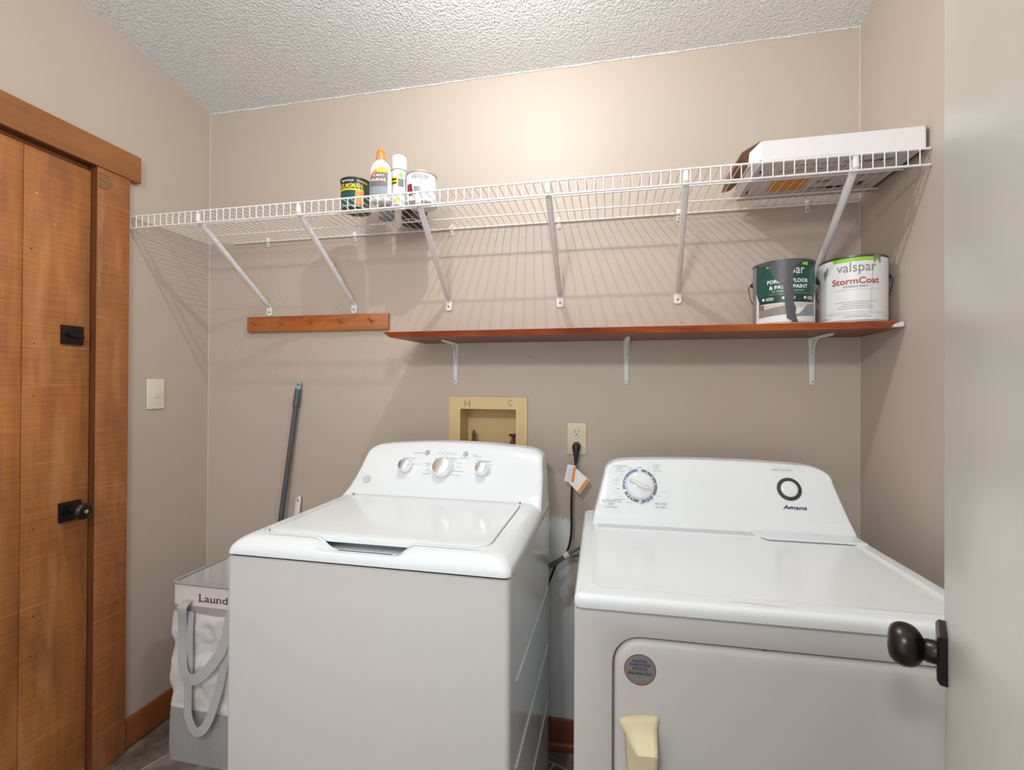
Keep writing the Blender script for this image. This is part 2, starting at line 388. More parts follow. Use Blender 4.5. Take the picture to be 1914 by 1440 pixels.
# left plank door with its casing
bm = B(); box(bm, XL-.11, XL+.002, 1.2735, 1.284, 0, DZ); box(bm, XL-.0, XL+.019, 1.2725, 1.384, 0, 2.081, .002)
box(bm, XL, XL+.019, .37, .462, 0, 2.083, .002)
tj = struct('trim_1', bm, m_casing, loc=(XL, 1.33, 0), label='rough orange brown upright casing board with a knot, right of the plank door')
m_jamb = wood('shade darkened jamb wood', [(.3, (.10, .032, .010)), (.6, (.15, .05, .016)), (.8, (.20, .07, .022))], .55, (1, 1, .1), 22)  # reveal shade put into the wood colour, for jamb and header underside
bm = B(); box(bm, XL-.11, XL+.0185, 1.2705, 1.2724, 0, 2.081); obj('jamb_face', bm, m_jamb, tj, label='inner jamb face coloured darker for shade')
bm = B(); box(bm, XL-.11, XL-.015, .46, 1.283, 2.070, 2.082); box(bm, XL, XL+.024, .33, 1.421, 2.0815, 2.178, .002)
th_ = struct('trim_2', bm, m_header, loc=(XL, 1.0, 2.1), label='orange brown header board above the plank door')
bm = B(); box(bm, XL-.11, XL+.023, .46, 1.2705, 2.0795, 2.0812); obj('soffit_face', bm, m_jamb, th_, label='header underside coloured darker for shade')  # thin dark strip painting the shade below the header
t = thing('door_1', 'orange brown rough plank door with black hardware in the left wall', 'door', (XL, .87, 0)); t['kind'] = 'structure'
for y0, y1 in ((.478, .655), (.656, .84), (.841, 1.0235), (1.0245, 1.0805), (1.0815, 1.2690)):
    bm = B(); box(bm, XL-.05, XL-.003, y0, y1, .028, 2.063, .0022); obj('door_plank', bm, m_door, t)
bm = B(); box(bm, XL-.045, XL-.006, .48, 1.266, .03, 2.05); obj('door_core', bm, m_gap, t)
bm = B(); box(bm, XL-.012, XL+.003, .6, 1.262, .006, .036, .002); obj('door_sweep', bm, m_strut, t, label='grey metal door sweep')
bm = B(); box(bm, XL-.004, XL+.006, 1.181, 1.245, 1.466, 1.528, .002); db = obj('deadbolt_plate', bm, m_bronze, t)
bm = B(); box(bm, XL+.006, XL+.014, 1.198, 1.214, 1.489, 1.505, .003, mi=0)
box(bm, XL+.012, XL+.024, 1.192, 1.236, 1.490, 1.500, .003, M=Matrix.Translation((XL, 1.21, 1.497)) @ Matrix.Rotation(-.18, 4, 'X') @ Matrix.Translation((-XL, -1.21, -1.497)))
obj('thumb_turn', bm, m_bronze, db)
bm = B(); box(bm, XL-.004, XL+.006, 1.179, 1.243, .888, .952, .002); kp = obj('knob_plate', bm, m_bronze, t)
bm = B(); lathe(bm, [(.012, 0), (.012, .02), (.011, .024), (.016, .03), (.0235, .036), (.027, .044), (.026, .052), (.02, .058), (.008, .06), (.0001, .06)], (XL+.004, 1.215, .921), (1, 0, 0), 32)
kb = obj('door_knob', bm, m_bronze2, kp)
bm = B(); lathe(bm, [(.006, 0), (.006, .003), (.002, .004)], (XL+.062, 1.215, .921), (1, 0, 0), 16); obj('lock_button', bm, m_chrome, kp)
for y, z in ((1.11, 1.46), (1.11, 1.30), (1.112, .89), (1.257, 1.48), (1.10, 1.75), (1.115, .62), (1.11, .50)):
    bm = B(); lathe(bm, [(.0022, 0), (.0015, .0008)], (XL-.0011, y, z), (1, 0, 0), 8); obj('nail_head', bm, m_gap, t)
# knot on the casing board
fk = lambda off: (lambda a, b: Vector((XL+.019+off, a, b)))
kn_pts = lambda r: [(max(1.2750, 1.288 + r*math.cos(a)), 2.036 + r*.95*math.sin(a)) for a in [math.radians(q) for q in range(-125, 126, 10)]]
bm = B(); poly(bm, kn_pts(.0285), fk(.0005)); obj('knot_rim', bm, mat('knot rim wood', (.24, .06, .015), .5), bpy.data.objects['trim_1'])
bm = B(); poly(bm, kn_pts(.0255), fk(.0009)); poly(bm, [(1.278, 2.040), (1.309, 2.031), (1.309, 2.0322), (1.278, 2.0425)], fk(.0012), 1); obj('wood_knot', bm, [mat('knot wood', (.27, .125, .055), .5), m_kraftd], bpy.data.objects['trim_1'])
# open white door beside the camera
u = Vector((.4787, .878, 0)); n = Vector((-.878, .4787, 0)); foot = -.0348*n
MD = Matrix(((u.x, n.x, 0, foot.x), (u.y, n.y, 0, foot.y), (0, 0, 1, 0), (0, 0, 0, 1)))    # local: x along door, y out of its face
t = thing('door_2', 'open white glossy door seen edge-on at the right, with a dark knob', 'door', (foot + u*.53)); t['kind'] = 'structure'; t.location.z = 0
bm = B(); box(bm, .148, .911, -.036, 0, .012, 2.04, .0015); obj('door_slab', bm, m_door2, t, M=MD)
bm = B()
x0, x1, z0, z1 = .8195, .8825, .951, 1.0135
loft(bm, [[Vector((a, h, b)) for a, b in rrect(x0+i, x1-i, z0+i, z1-i, .001, 1, 1)] for i, h in ((0, 0), (0, .0075), (.0035, .0105))], True, True)
rs = obj('rosette', bm, m_bronze, t, M=MD, smooth=20)
bm = B(); lathe(bm, [(.0150, .009), (.0150, .0205), (.0140, .0215), (.0145, .0235), (.0195, .0262), (.0245, .0305), (.0275, .036), (.0287, .0425), (.0280, .049), (.0255, .0545), (.0215, .0585), (.0165, .0605), (.009, .0616), (.0001, .0618)], (.851, 0, .979), (0, 1, 0), 48)
obj('door_knob', bm, m_bronze2, rs, M=MD, smooth=50)
# ------------------------------------------------------------ ceiling lamp (above the frame)
t = thing('ceiling_lamp', 'small white flush ceiling lamp holder above the machines', 'lamp', (-.3, 1.0, ceil_z(1.0)))
bm = B(); zc = ceil_z(1.0); lathe(bm, [(.055, .004), (.055, -.02), (.03, -.045), (.022, -.075)], (-.3, 1.0, zc), (0, 0, 1), 32); obj('lamp_base', bm, m_white, t)
# ------------------------------------------------------------ wire shelf
YF, YW, ZS, ZL = 1.396, 1.744, 1.952, 1.910
t = thing('wire_shelf', 'long white wire shelf on slanted struts along the back wall', 'shelf', (-.46, D, ZS))
bm = B()
ws = [-1.724 + .0266*i for i in range(95)]
for i, x in enumerate(ws):
    pts = [(x, YW, ZS+.003), (x, YF+.004, ZS+.003), (x, YF-.003, ZS-.001), (x, YF-.003, ZL)]
    tube(bm, pts, .0015, 6)
obj('cross_wires', bm, m_wire, t)
for name, y, z, r, x0, x1 in (('front_rod', YF, ZS, .0031, -1.731, .802), ('lip_rod', YF, ZL, .0031, -1.731, .802), ('support_rod', 1.508, ZS-.003, .0028, -1.62, .800), ('support_rod', 1.635, ZS-.003, .0028, -1.60, .800), ('back_rod', YW, ZS-.001, .0031, -1.60, .797)):
    bm = B(); tube(bm, [(x0, y, z), (x1, y, z)], r, 10); obj(name, bm, m_wire, t)
for xt, xb in ((-1.436, -1.425), (-1.033, -1.028), (-.602, -.620), (-.186, -.185), (.207, .231), (.632, .655)):
    bm = B()
    top = Vector((xt, YF+.003, ZL+.012)); bot = Vector((xb, D-.012, 1.675))
    d = (bot-top).normalized()
    # U shaped steel strut, flattened and bent to the wall at its foot
    tube(bm, [top-Vector((0, -.002, -.018)), top, top + d*.02, bot - d*.03, bot - d*.008, bot], [.009, .0095, .010, .010, .009, .006], 12)
    box(bm, xt-.007, xt+.007, YF-.001, YF+.010, ZL+.008, ZS+.0025, .003)
    sb = obj('strut', bm, m_strut, t)
    bm = B(); tilt = [(xb-.0115, D-.0135, 1.682), (xb+.0115, D-.0135, 1.682), (xb+.0125, D-.002, 1.665), (xb+.0125, D-.002, 1.637), (xb+.006, D-.002, 1.632), (xb-.006, D-.002, 1.632), (xb-.0125, D-.002, 1.637), (xb-.0125, D-.002, 1.665)]
    prism(bm, [tilt[0], tilt[1], tilt[2], tilt[7]], (0, -.0025, 0)); prism(bm, tilt[2:8], (0, -.0035, 0)); ft = obj('strut_foot', bm, m_clip, sb)
    bm = B(); lathe(bm, [(.0042, 0), (.0042, .002), (.002, .003)], (xb, D-.0055, 1.648), (0, -1, 0), 12); obj('screw', bm, m_screw, sb)
for x in (-1.436, -1.028, -.613, -.191, .234, .647):
    bm = B(); box(bm, x-.007, x+.007, D-.0045, D, ZS-.026, ZS+.016, .0015); box(bm, x-.006, x+.006, D-.014, D-.003, ZS-.006, ZS+.006, .003)
    cl = obj('wall_clip', bm, m_clip, t)
    bm = B(); lathe(bm, [(.0032, 0), (.002, .0015)], (x, D-.0045, ZS-.017), (0, -1, 0), 10); obj('screw', bm, m_screw, cl)
# ------------------------------------------------------------ peg rail
t = thing('peg_rail', 'short orange wooden rail with five pegs, left of the wooden shelf', 'rail', (-1.196, D, 1.595))
bm = B(); box(bm, -1.522, -.871, D-.02, D, 1.563, 1.627, .0015); rl = obj('board', bm, m_rail, t)
for x in (-1.476, -1.346, -1.210, -1.074, -.938):
    bm = B(); tube(bm, [(x, D-.02, 1.594), (x, D-.062, 1.606)], [.0045, .0042], 12); obj('peg', bm, m_peg, t)
for x in (-1.425, -1.38, -1.04):
    bm = B(); lathe(bm, [(.004, 0), (.002, .001)], (x, D-.02, 1.592), (0, -1, 0), 10); obj('screw', bm, m_screw, t)
# ------------------------------------------------------------ wooden shelf
t = thing('wooden_shelf', 'long varnished orange wooden shelf on white brackets under the wire shelf', 'shelf', (.015, D, 1.504))
bm = B()
Z0, Z1 = 1.504, 1.523
bot = [(-.752, 1.512), (.755, 1.502), (.792, 1.535), (.802, D), (-.72, D)]; top = [(-.775, 1.504), (.785, 1.496), (.802, 1.515), (.803, D), (-.735, D)]
def sub(P, k=24):
    o = []
    for a, b in zip(P, P[1:]+P[:1]):
        for i in range(k): o.append((a[0]+(b[0]-a[0])*i/k, a[1]+(b[1]-a[1])*i/k))
    return o
bt, tp = sub(bot), sub(top)
loft(bm, [[Vector((x, min(y, D), Z0)) for x, y in bt], [Vector((x, min(y, D), Z1-.0015)) for x, y in tp], [Vector((x, min(y+.0015, D), Z1)) for x, y in tp]], True, True)
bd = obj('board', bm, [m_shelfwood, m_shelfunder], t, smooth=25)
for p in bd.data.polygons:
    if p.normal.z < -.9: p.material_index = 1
fu = lambda a, b: Vector((a, b, Z0-.0004))
for x, y, l, a in ((-.07, 1.60, .07, .9), (.135, 1.62, .09, 1.1), (.305, 1.60, .08, 1.0), (.40, 1.62, .09, 1.0), (-.25, 1.65, .03, .8)):
    bm = B(); c, q = math.cos(a), math.sin(a); poly(bm, [(x, y), (x+.010, y-.004), (x+.012+l*c, y+l*q), (x+l*c-.002, y+l*q+.004)], fu); obj('scrape', bm, mat('bare wood scrape', (.42, .22, .09), .6), bd)
bm = B(); box(bm, .772, .800, 1.500, 1.520, Z0+.003, Z1-.001, .004, 3); obj('paint_blob', bm, m_ltxt, t, label='dried white paint on the shelf corner')
for x, sk in ((-.592, -.05), (.056, 0), (.661, .0)):
    bm = B()
    # upright leg on the wall
    R = [[Vector((x+a, D-.001-y, z)) for a, y in ((-hw, 0), (-hw, .002), (-hw*.45, .006), (hw*.45, .006), (hw, .002), (hw, 0))] for z, hw in ((1.346, .005), (1.35, .0085), (1.40, .0095), (1.47, .0105), (1.5035, .0115))]
    loft(bm, R, True, True)
    R = [[Vector((x+a+sk*(D-y)*.0, y, 1.503-q)) for a, q in ((-hw, 0), (-hw, .002), (-hw*.45, .007), (hw*.45, .007), (hw, .002), (hw, 0))] for y, hw in ((D-.005, .011), (D-.03, .0105), (D-.12, .0085), (D-.15, .0045))]
    loft(bm, R, True, True)
    pr_ = [Vector((x-.0018, D-.005, 1.497)), Vector((x-.0018, D-.05, 1.497)), Vector((x-.0018, D-.035, 1.488)), Vector((x-.0018, D-.018, 1.470)), Vector((x-.0018, D-.008, 1.44)), Vector((x-.0018, D-.005, 1.40))]
    prism(bm, pr_, (.0036, 0, 0))
    bk = obj('shelf_bracket', bm, m_brk, t)
    bm = B(); lathe(bm, [(.0034, 0), (.0034, .0015), (.001, .002)], (x+.001, D-.0068, 1.452), (0, -1, 0), 12); obj('screw', bm, m_black, bk)
    bm = B(); lathe(bm, [(.003, 0), (.0028, .0012), (.001, .002)], (x, D-.0068, 1.356), (0, -1, 0), 12); obj('screw', bm, m_screw, bk)
for x, z in ((-1.386, 1.657), (-1.111, 1.66), (-.177, 1.560), (.242, 1.566), (.058, 1.383), (-.30, 1.45)):
    bm = B(); lathe(bm, [(.0028, 0), (.001, .0012)], (x, D, z), (0, -1, 0), 10); obj('wall_nail', bm, m_screw, bpy.data.objects['wall_back'])
# ------------------------------------------------------------ switch, outlet, valve box
t = thing('light_switch', 'cream toggle light switch on the left wall beside the door', 'switch', (XL, 1.502, 1.30))
bm = B(); box(bm, XL, XL+.006, 1.466, 1.538, 1.241, 1.358, .003, 3); pl = obj('cover_plate', bm, m_cream, t)
bm = B(); box(bm, XL+.004, XL+.0075, 1.496, 1.508, 1.287, 1.313, .001); box(bm, XL+.004, XL+.018, 1.499, 1.505, 1.293, 1.301, .002, M=Matrix.Translation((XL, 0, 1.297)) @ Matrix.Rotation(.5, 4, 'Y') @ Matrix.Translation((-XL, 0, -1.297)))
obj('toggle', bm, m_ivory, t)
for z in (1.268, 1.331):
    bm = B(); lathe(bm, [(.003, 0), (.002, .001)], (XL+.006, 1.502, z), (1, 0, 0), 12); obj('screw', bm, m_cream, t)
t = thing('power_outlet', 'ivory power outlet on the back wall with a black plug in it', 'outlet', (-.1215, D, 1.144))
bm = B(); box(bm, -.157, -.086, D-.006, D, 1.085, 1.203, .003, 3); obj('cover_plate', bm, m_ivory, t)
for z in (1.168, 1.118):
    bm = B(); fl = rrect(-.1385, -.1045, z-.0145, z+.0145, .0125, 6, 3)
    loft(bm, [[Vector((a, D-.005, b)) for a, b in fl], [Vector((a, D-.0075, b)) for a, b in fl]], True, True); rc = obj('receptacle', bm, m_ivory, t)
    bm = B(); f0 = lambda a, b: Vector((a, D-.0078, b))
    poly(bm, rect(-.1295, -.1275, z-.001, z+.008), f0); poly(bm, rect(-.1155, -.1135, z, z+.007), f0); poly(bm, disc2(-.1215, z-.007, .0025, 14), f0); annulus(bm, -.1215, z, .0163, .0168, 0, 360, lambda a, b: Vector((a, D-.0064, b)))
    obj('slots', bm, m_black, rc)
bm = B(); lathe(bm, [(.0025, 0), (.0015, .001)], (-.1215, D-.006, 1.143), (0, -1, 0), 10); obj('screw', bm, m_ivory, t)
t = thing('valve_box', 'yellowed recessed washer valve box marked H and C behind the washing machine', 'valve box', (-.461, D, 1.29))
bm = B()
oo = rrect(-.615, -.307, 1.0, 1.295, .002, 2, 6); ii = rrect(-.570, -.350, 1.04, 1.249, .003, 2, 6); bb = rrect(-.566, -.354, 1.045, 1.244, .003, 2, 6)
loft(bm, [[Vector((a, D, b)) for a, b in oo], [Vector((a, D-.008, b)) for a, b in oo], [Vector((a+.0, D-.009, b)) for a, b in ii]])
obj('frame', bm, m_boxyel, t, smooth=20)
bm = B(); loft(bm, [[Vector((a, D-.009, b)) for a, b in ii], [Vector((a, D+.085, b)) for a, b in bb]], False, True); obj('recess', bm, m_boxin, t, smooth=20)
bm = B(); f0 = lambda a, b: Vector((a, D-.0095, b))
text(bm, 'H', -.541, 1.258, .024, f0, width=.022); text(bm, 'C', -.373, 1.262, .022, f0, width=.017); obj('lettering', bm, m_ink, t)
for x, h in ((-.532, 0), (-.372, 1)):
    bm = B(); tube(bm, [(x, D+.05, 1.02), (x, D+.05, 1.118)], [.010, .009], 14); lathe(bm, [(.014, 0), (.014, .014), (.008, .018), (.007, .035), (.009, .038), (.009, .044), (.003, .046)], (x, D+.05, 1.105), (0, 0, 1), 8)
    tube(bm, [(x, D+.05, 1.112), (x+.012, D+.03, 1.108), (x+.02, D+.014, 1.100)], .009, 12)
    vv = obj('valve', bm, m_valve, t)
    bm = B()
    if h:
        for k in range(5): a = 2*PI*k/5; lathe(bm, [(.0065, -.004), (.0075, 0), (.0065, .004)], (x+.011*math.cos(a), D+.05+.011*math.sin(a), 1.146), (0, 0, 1), 10)
        lathe(bm, [(.009, -.003), (.009, .004)], (x, D+.05, 1.146), (0, 0, 1), 12)
    else: tube(bm, [(x-.002, D+.05, 1.14), (x+.001, D+.048, 1.158), (x-.001, D+.048, 1.162)], [.004, .006, .0035], 10)
    obj('valve_handle', bm, m_red if h else m_valve, vv)
for x, lb in ((-.505, 'braided steel hose arching from the hot valve marked H'), (-.372, 'braided steel hose end at the cold valve marked C')):
    bm = B(); tube(bm, [(x+.020, D+.001, 1.102), (x+.021, D-.008, 1.117), (x+.022, D-.022, 1.108), (x+.03, D-.045, 1.06), (x+.03, D-.05, .95), (x+.03, D-.05, .6)] if x < -.4 else [(x+.020, D+.002, 1.104), (x+.020, D-.008, 1.110), (x+.016, D-.028, 1.09), (x+.012, D-.05, 1.0), (x+.012, D-.05, .6)], .0095, 12, smoothn=6)
    tag(obj('supply_hose', bm, m_braid, loc=(x+.02, D-.05, .6)), lb, 'hose')
# ------------------------------------------------------------ handles leaning behind the washing machine
t = thing('mop_pole', 'slate grey pole with a pale blue cap leaning on the back wall', 'pole', (-1.395, 1.70, 0))
P0 = Vector((-1.274, 1.733, 1.322)); P1 = Vector((-1.334, 1.712, .795)); dd = (P1-P0).normalized(); Pb = P1 + dd*.79
bm = B(); tube(bm, [P0 + dd*.07, P1, Pb], [.0105, .0105, .0105], 16); obj('pole', bm, m_pole, t)
bm = B(); tube(bm, [P0, P0+dd*.003, P0+dd*.075, P0+dd*.078], [.0115, .0128, .0135, .011], 16); obj('grip', bm, m_pole, t)
bm = B(); tube(bm, [P0-dd*.032, P0-dd*.028, P0-dd*.015, P0], [.004, .008, .0105, .0112], 16); cp = obj('cap', bm, m_polecap, t)
bm = B(); c = P0-dd*.018+Vector((.004, -.0098, 0)); lathe(bm, [(.0045, 0), (.0045, .001)], c, (.1, -1, 0), 14, sx=.6); obj('hanging_hole', bm, m_gap, t)
t = thing('brush_handle', 'short white handle with a hanging hole, right of the grey pole', 'handle', (-1.29, 1.72, 0))
bm = B()
pts = [(-1.268, 1.738, .874), (-1.270, 1.736, .868), (-1.271, 1.735, .862), (-1.276, 1.73, .80), (-1.285, 1.72, .4), (-1.29, 1.715, .012)]
loft(bm, [[Vector((x + hw*math.cos(2*PI*k/16), y + .005*math.sin(2*PI*k/16), z)) for k in range(16)] for (x, y, z), hw in zip(pts, (.005, .010, .0125, .0135, .014, .016))], True, True)
obj('handle', bm, m_white, t)
bm = B(); lathe(bm, [(.0055, 0), (.0055, .0006)], (-1.271, 1.7298, .858), (0, -1, 0), 16, sx=.75); obj('hanging_hole', bm, m_ink, t)
# ------------------------------------------------------------ laundry hamper
t = thing('laundry_hamper', 'white and grey cloth laundry hamper squeezed between the door wall and washing machine', 'hamper', (-1.33, 1.53, 0))
hx0, hx1, hy0, hy1, hz = -1.530, -1.09, 1.395, 1.655, .632
def hring(z, ins=0):
    k = z/hz; base = rrect(hx0-.018*(1-k)+ins, hx1-ins, hy0-.0+ins, hy1-ins, .022, 4, 34); out = []
    for x, y in base:
        q = Vector((x*9, y*9, z*7)); a = noise.noise(q)*.011 + (abs(noise.noise(q*2.1))-.2)*.020*(1 if z > .2 else .2)
        fade = max(0, min(1, (.545-z)/.05)) * (1 if z > .19 else .35) * min(1, z/.05)
        pinch = -.010*math.exp(-((z-.41)/.03)**2)
        cx, cy = (hx0+hx1)/2, (hy0+hy1)/2; v = Vector((x-cx, y-cy, 0)).normalized()
        out.append(Vector((x + v.x*(a+pinch)*fade, y + v.y*(a+pinch)*fade*1.4, z)))
    return out
def band(name, z0, z1, m, n=14, ins=0):
    bm = B(); loft(bm, [hring(z0+(z1-z0)*i/n, ins) for i in range(n+1)]); return obj(name, bm, m, t, smooth=60)
band('lower_panel', 0.001, .19, m_clothg); band('cloth_body', .19, .53, m_cloth, 60); band('grey_band', .53, .556, m_clothg, 3); band('top_panel', .556, hz, m_cloth, 6)
bm = B(); loft(bm, [hring(hz, .004), hring(.45, .006), hring(.02, .006)], False, True); obj('lining', bm, m_cloth, t)
bm = B(); rg = hring(hz); tube(bm, [p + Vector((0, 0, .0)) for p in rg] + [rg[0]], .006, 8, cap=False); obj('rim', bm, m_clothg, t)
bm = B(); fh = lambda a, b: Vector((a, hy0-.0015, b))
text(bm, 'Laundry', -1.412, .574, .026, fh, width=.162, bold=.004, align=0)
for xx, zz in ((-1.416, .5735), (-1.416, .5985), (-1.3665, .5735), (-1.345, .5735)): poly(bm, rect(xx, xx+.011, zz, zz+.002), fh)
obj('lettering', bm, m_brown, t)
def ribbon(name, pts, w, m, th=.0016, up=Vector((0, 0, 1))):
    P = spline([Vector(p) for p in pts], 8); bm = B(); R = []
    for i, p in enumerate(P):
        d = (P[min(i+1, len(P)-1)] - P[max(i-1, 0)]).normalized(); s = d.cross(Vector((0, -1, 0)))
        if s.length < 1e-3: s = Vector((1, 0, 0))
        s.normalize(); ww = w/2; nn = d.cross(s)
        R.append([p+s*ww+nn*th, p-s*ww+nn*th, p-s*ww-nn*th, p+s*ww-nn*th])
    loft(bm, R, True, True); return obj(name, bm, m, t, smooth=60)
yh = hy0-.008
ribbon('handle', [(-1.453, yh, .575), (-1.453, yh-.022, .560), (-1.462, yh-.012, .50), (-1.462, yh-.010, .43), (-1.448, yh-.022, .355), (-1.412, yh-.032, .325), (-1.37, yh-.028, .338), (-1.325, yh-.018, .385), (-1.295, yh-.01, .44), (-1.27, yh-.002, .56)], .036, m_strap)
ribbon('handle', [(-1.440, yh-.002, .54), (-1.438, yh-.008, .45), (-1.435, yh-.010, .35), (-1.436, yh-.012, .24), (-1.425, yh-.020, .185), (-1.385, yh-.030, .148), (-1.345, yh-.026, .175), (-1.315, yh-.014, .27), (-1.29, yh-.006, .40), (-1.28, yh-.002, .54)], .030, m_strap)
# ------------------------------------------------------------ washing machine
WX0, WX1, WY0, WY1 = -.898, -.206, .963, 1.622
wm = thing('washing_machine', 'white top loading washing machine with three chrome knobs, left of the dryer', 'washing machine', ((WX0+WX1)/2, (WY0+WY1)/2, 0))
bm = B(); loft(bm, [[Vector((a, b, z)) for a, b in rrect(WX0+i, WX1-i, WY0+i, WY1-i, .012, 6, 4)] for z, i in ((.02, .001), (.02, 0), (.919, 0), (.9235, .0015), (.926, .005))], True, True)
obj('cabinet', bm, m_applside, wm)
bm = B(); loft(bm, [[Vector((a, b, z)) for a, b in rrect(WX0+.006, WX1-.006, WY0+.006, WY1-.006, .010, 6, 4)] for z in (.924, .934)], True, True); obj('seam', bm, m_gap, wm)
bm = B(); box(bm, WX1-.002, WX1+.0006, WY0+.014, WY1-.006, .03, .918)
obj('side_panel', bm, m_washside, wm)
bm = B()
for dz in (0, -.195, -.39):
    tube(bm, [(WX1+.0008, 1.585, .66+dz), (WX1+.0012, 1.48, .660+dz), (WX1+.0012, 1.2, .668+dz), (WX1+.0012, 1.05, .672+dz), (WX1+.0005, 1.043, .674+dz)], .0026, 8, smoothn=4)
obj('side_ribs', bm, m_top, wm)
for x in (WX0+.05, WX1-.05):
    for y in (WY0+.05, WY1-.05):
        bm = B(); lathe(bm, [(.02, 0), (.02, .012), (.012, .022)], (x, y, 0), (0, 0, 1), 16); obj('foot', bm, m_black, wm)
def smooth(t): t = max(0, min(1, t)); return t*t*(3-2*t)
SX = -.562
def cover_pt(x, y, z):
    wgt = 1 - smooth((abs(x-SX)-.075)/.055)
    g = smooth((y-.9635)/.020) if y < 1.05 else 0
    zt = .9455
    if z > zt and wgt*g > 0: z = z + (zt - z)*wgt*g
    return Vector((x, y, z))
bm = B(); R = []
for k in range(13):
    a = math.radians(90*k/12); d_ = .046*(1-math.cos(a)); z = .932 + .039*math.sin(a)
    R.append([cover_pt(x, y, z) for x, y in rrect(WX0+d_-.002, WX1-d_+.002, WY0+d_-.002, WY1-.002, .016+.5*d_, 8, 60)])
LX0, LX1, LY0, LY1 = -.846, -.264, 1.012, 1.428
for i, z in ((.010, .972), (.004, .9735), (.0012, .9735), (0, .9725), (0, .955), (-.002, .940)):
    R.append([cover_pt(x, y, z) if z > .95 else Vector((x, y, min(z, .942))) for x, y in rrect(LX0-i, LX1+i, LY0-i, LY1+i, .042+i, 8, 60)])
loft(bm, R, True, True)
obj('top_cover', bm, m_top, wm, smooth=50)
bm = B()
i = .0028; loft(bm, [[Vector((a, b, z)) for a, b in rrect(LX0+i+j, LX1-i-j, LY0+i+j, LY1-i-j, .040, 8, 12)] for z, j in ((.960, .001), (.9605, 0), (.9725, 0), (.9750, .0012), (.9760, .004), (.9763, .03))], True, True)
obj('lid', bm, m_top, wm, smooth=40)
for x in (LX0+.01, LX1-.008):
    bm = B(); lathe(bm, [(.0035, 0), (.0035, .004)], (x, LY1-.004, .974), (0, 0, 1), 10); obj('hinge_pin', bm, m_ink, wm)
# console
def console(bm, prof, cx, crown, z0, z1, yb, nc=6, ns=24, top_r=.03):
    """prof rows: z, x left, x right, y front, corner radius"""
    R = []
    for z, xl, xr, yf, r in prof:
        hw = (xr-xl)/2; c = (xl+xr)/2; ring = []
        for x, y in rrect(xl, xr, yf, yb, r, nc, ns):
            k = smooth((z-z0)/(z1-z0)); ring.append(Vector((x, y, z - crown*k*((x-c)/hw)**2)))
        R.append(ring)
    loft(bm, R, True, True)
prof = []
for z, xl, xr, yf in ((.950, -.893, -.207, 1.428), (.962, -.890, -.208, 1.434), (.970, -.886, -.209, 1.442), (.980, -.882, -.2095, 1.455), (.990, -.878, -.210, 1.465), (1.02, -.866, -.211, 1.4825), (1.05, -.857, -.213, 1.500), (1.08, -.850, -.217, 1.5175)):
    prof.append((z, xl, xr, yf, .012))
for k in range(0, 9):
    a = math.radians(90*k/8); q = 1-math.cos(a)
    prof.append((1.10 + .040*math.sin(a), -.847+.042*q, -.218-.045*q, 1.529+.024*math.sin(a)+.012*q, .014+.008*q))
bm = B(); console(bm, prof, 0, .014, 1.08, 1.14, 1.618); obj('console', bm, m_top, wm, smooth=60)
wd = Vector((0, .504, .864)); wn = Vector((0, -.864, .504)); wo = Vector((0, 1.465, .99))
def wf(off): return lambda x, h: Vector((x, 0, 0)) + wo + wd*h + wn*off
for x, h, r in ((-.686, .078, .0225), (-.553, .078, .0335), (-.415, .078, .0225)):
    bm = B(); p = wf(0)(x, h)
    lathe(bm, [(r*1.1, .0), (r*1.1, .002), (r*1.03, .004)], p, wn, 36); bs = obj('knob_dial', bm, m_knobw, wm)
    bm = B(); lathe(bm, [(r, .004), (r, .010), (r*.98, .014)], p, wn, 36); obj('knob_skirt', bm, m_top, bs)
    bm = B(); lathe(bm, [(r*.98, .012), (r*.93, .018), (r*.86, .026), (r*.82, .0285), (r*.76, .0295), (.0001, .0300)], p, wn, 40); obj('knob_cap', bm, m_chrome, bs, label='chrome knob cap')
for x, h in ((-.619, .133), (-.481, .133)):
    bm = B(); lathe(bm, [(.0092, 0), (.0092, .003), (.0078, .0042), (.0001, .0036)], wf(0)(x, h), wn, 24); obj('push_button', bm, m_btn, wm)
def wtext(name, rows, extra=None):
    bm = B(); f = wf(.0012)
    for q_, x, h, c, mi in rows: text(bm, q_, x, h, c, f, mi=mi)
    if extra: extra(bm, f)
    obj(name, bm, [m_ink, m_ink2, m_teal], wm, smooth=0)
def dots(bm, f):
    for x in (-.597, -.578, -.564, -.549, -.535, -.520): poly(bm, disc2(x, .1285, .0011, 10), f)
    for x in (-.457,): poly(bm, disc2(x, .131, .001, 10), f); poly(bm, disc2(x, .1245, .001, 10), f)
wtext('indicator_lettering', (('Deep Rinse', -.650, .1285, .0056, 2), ('Main Power', -.484, .1165, .0044, 0), ('Lid', -.578, .1325, .0036, 0), ('Soak', -.564, .1325, .0036, 0), ('Wash', -.549, .1325, .0036, 0), ('Rinse', -.535, .1325, .0036, 0), ('Spin', -.520, .1325, .0036, 0), ('Wash', -.447, .1295, .0036, 0), ('Unbalanced', -.438, .123, .0036, 0)), dots)
wtext('level_lettering', (('Water Level', -.680, .1075, .0062, 1), ('Low', -.687, .1025, .0034, 1), ('Med', -.668, .0990, .0034, 1), ('Precise Fill', -.645, .088, .0040, 1)), lambda bm, f: (poly(bm, disc2(-.661, .0885, .0020, 10), f), poly(bm, disc2(-.672, .0975, .0022, 10), f)))
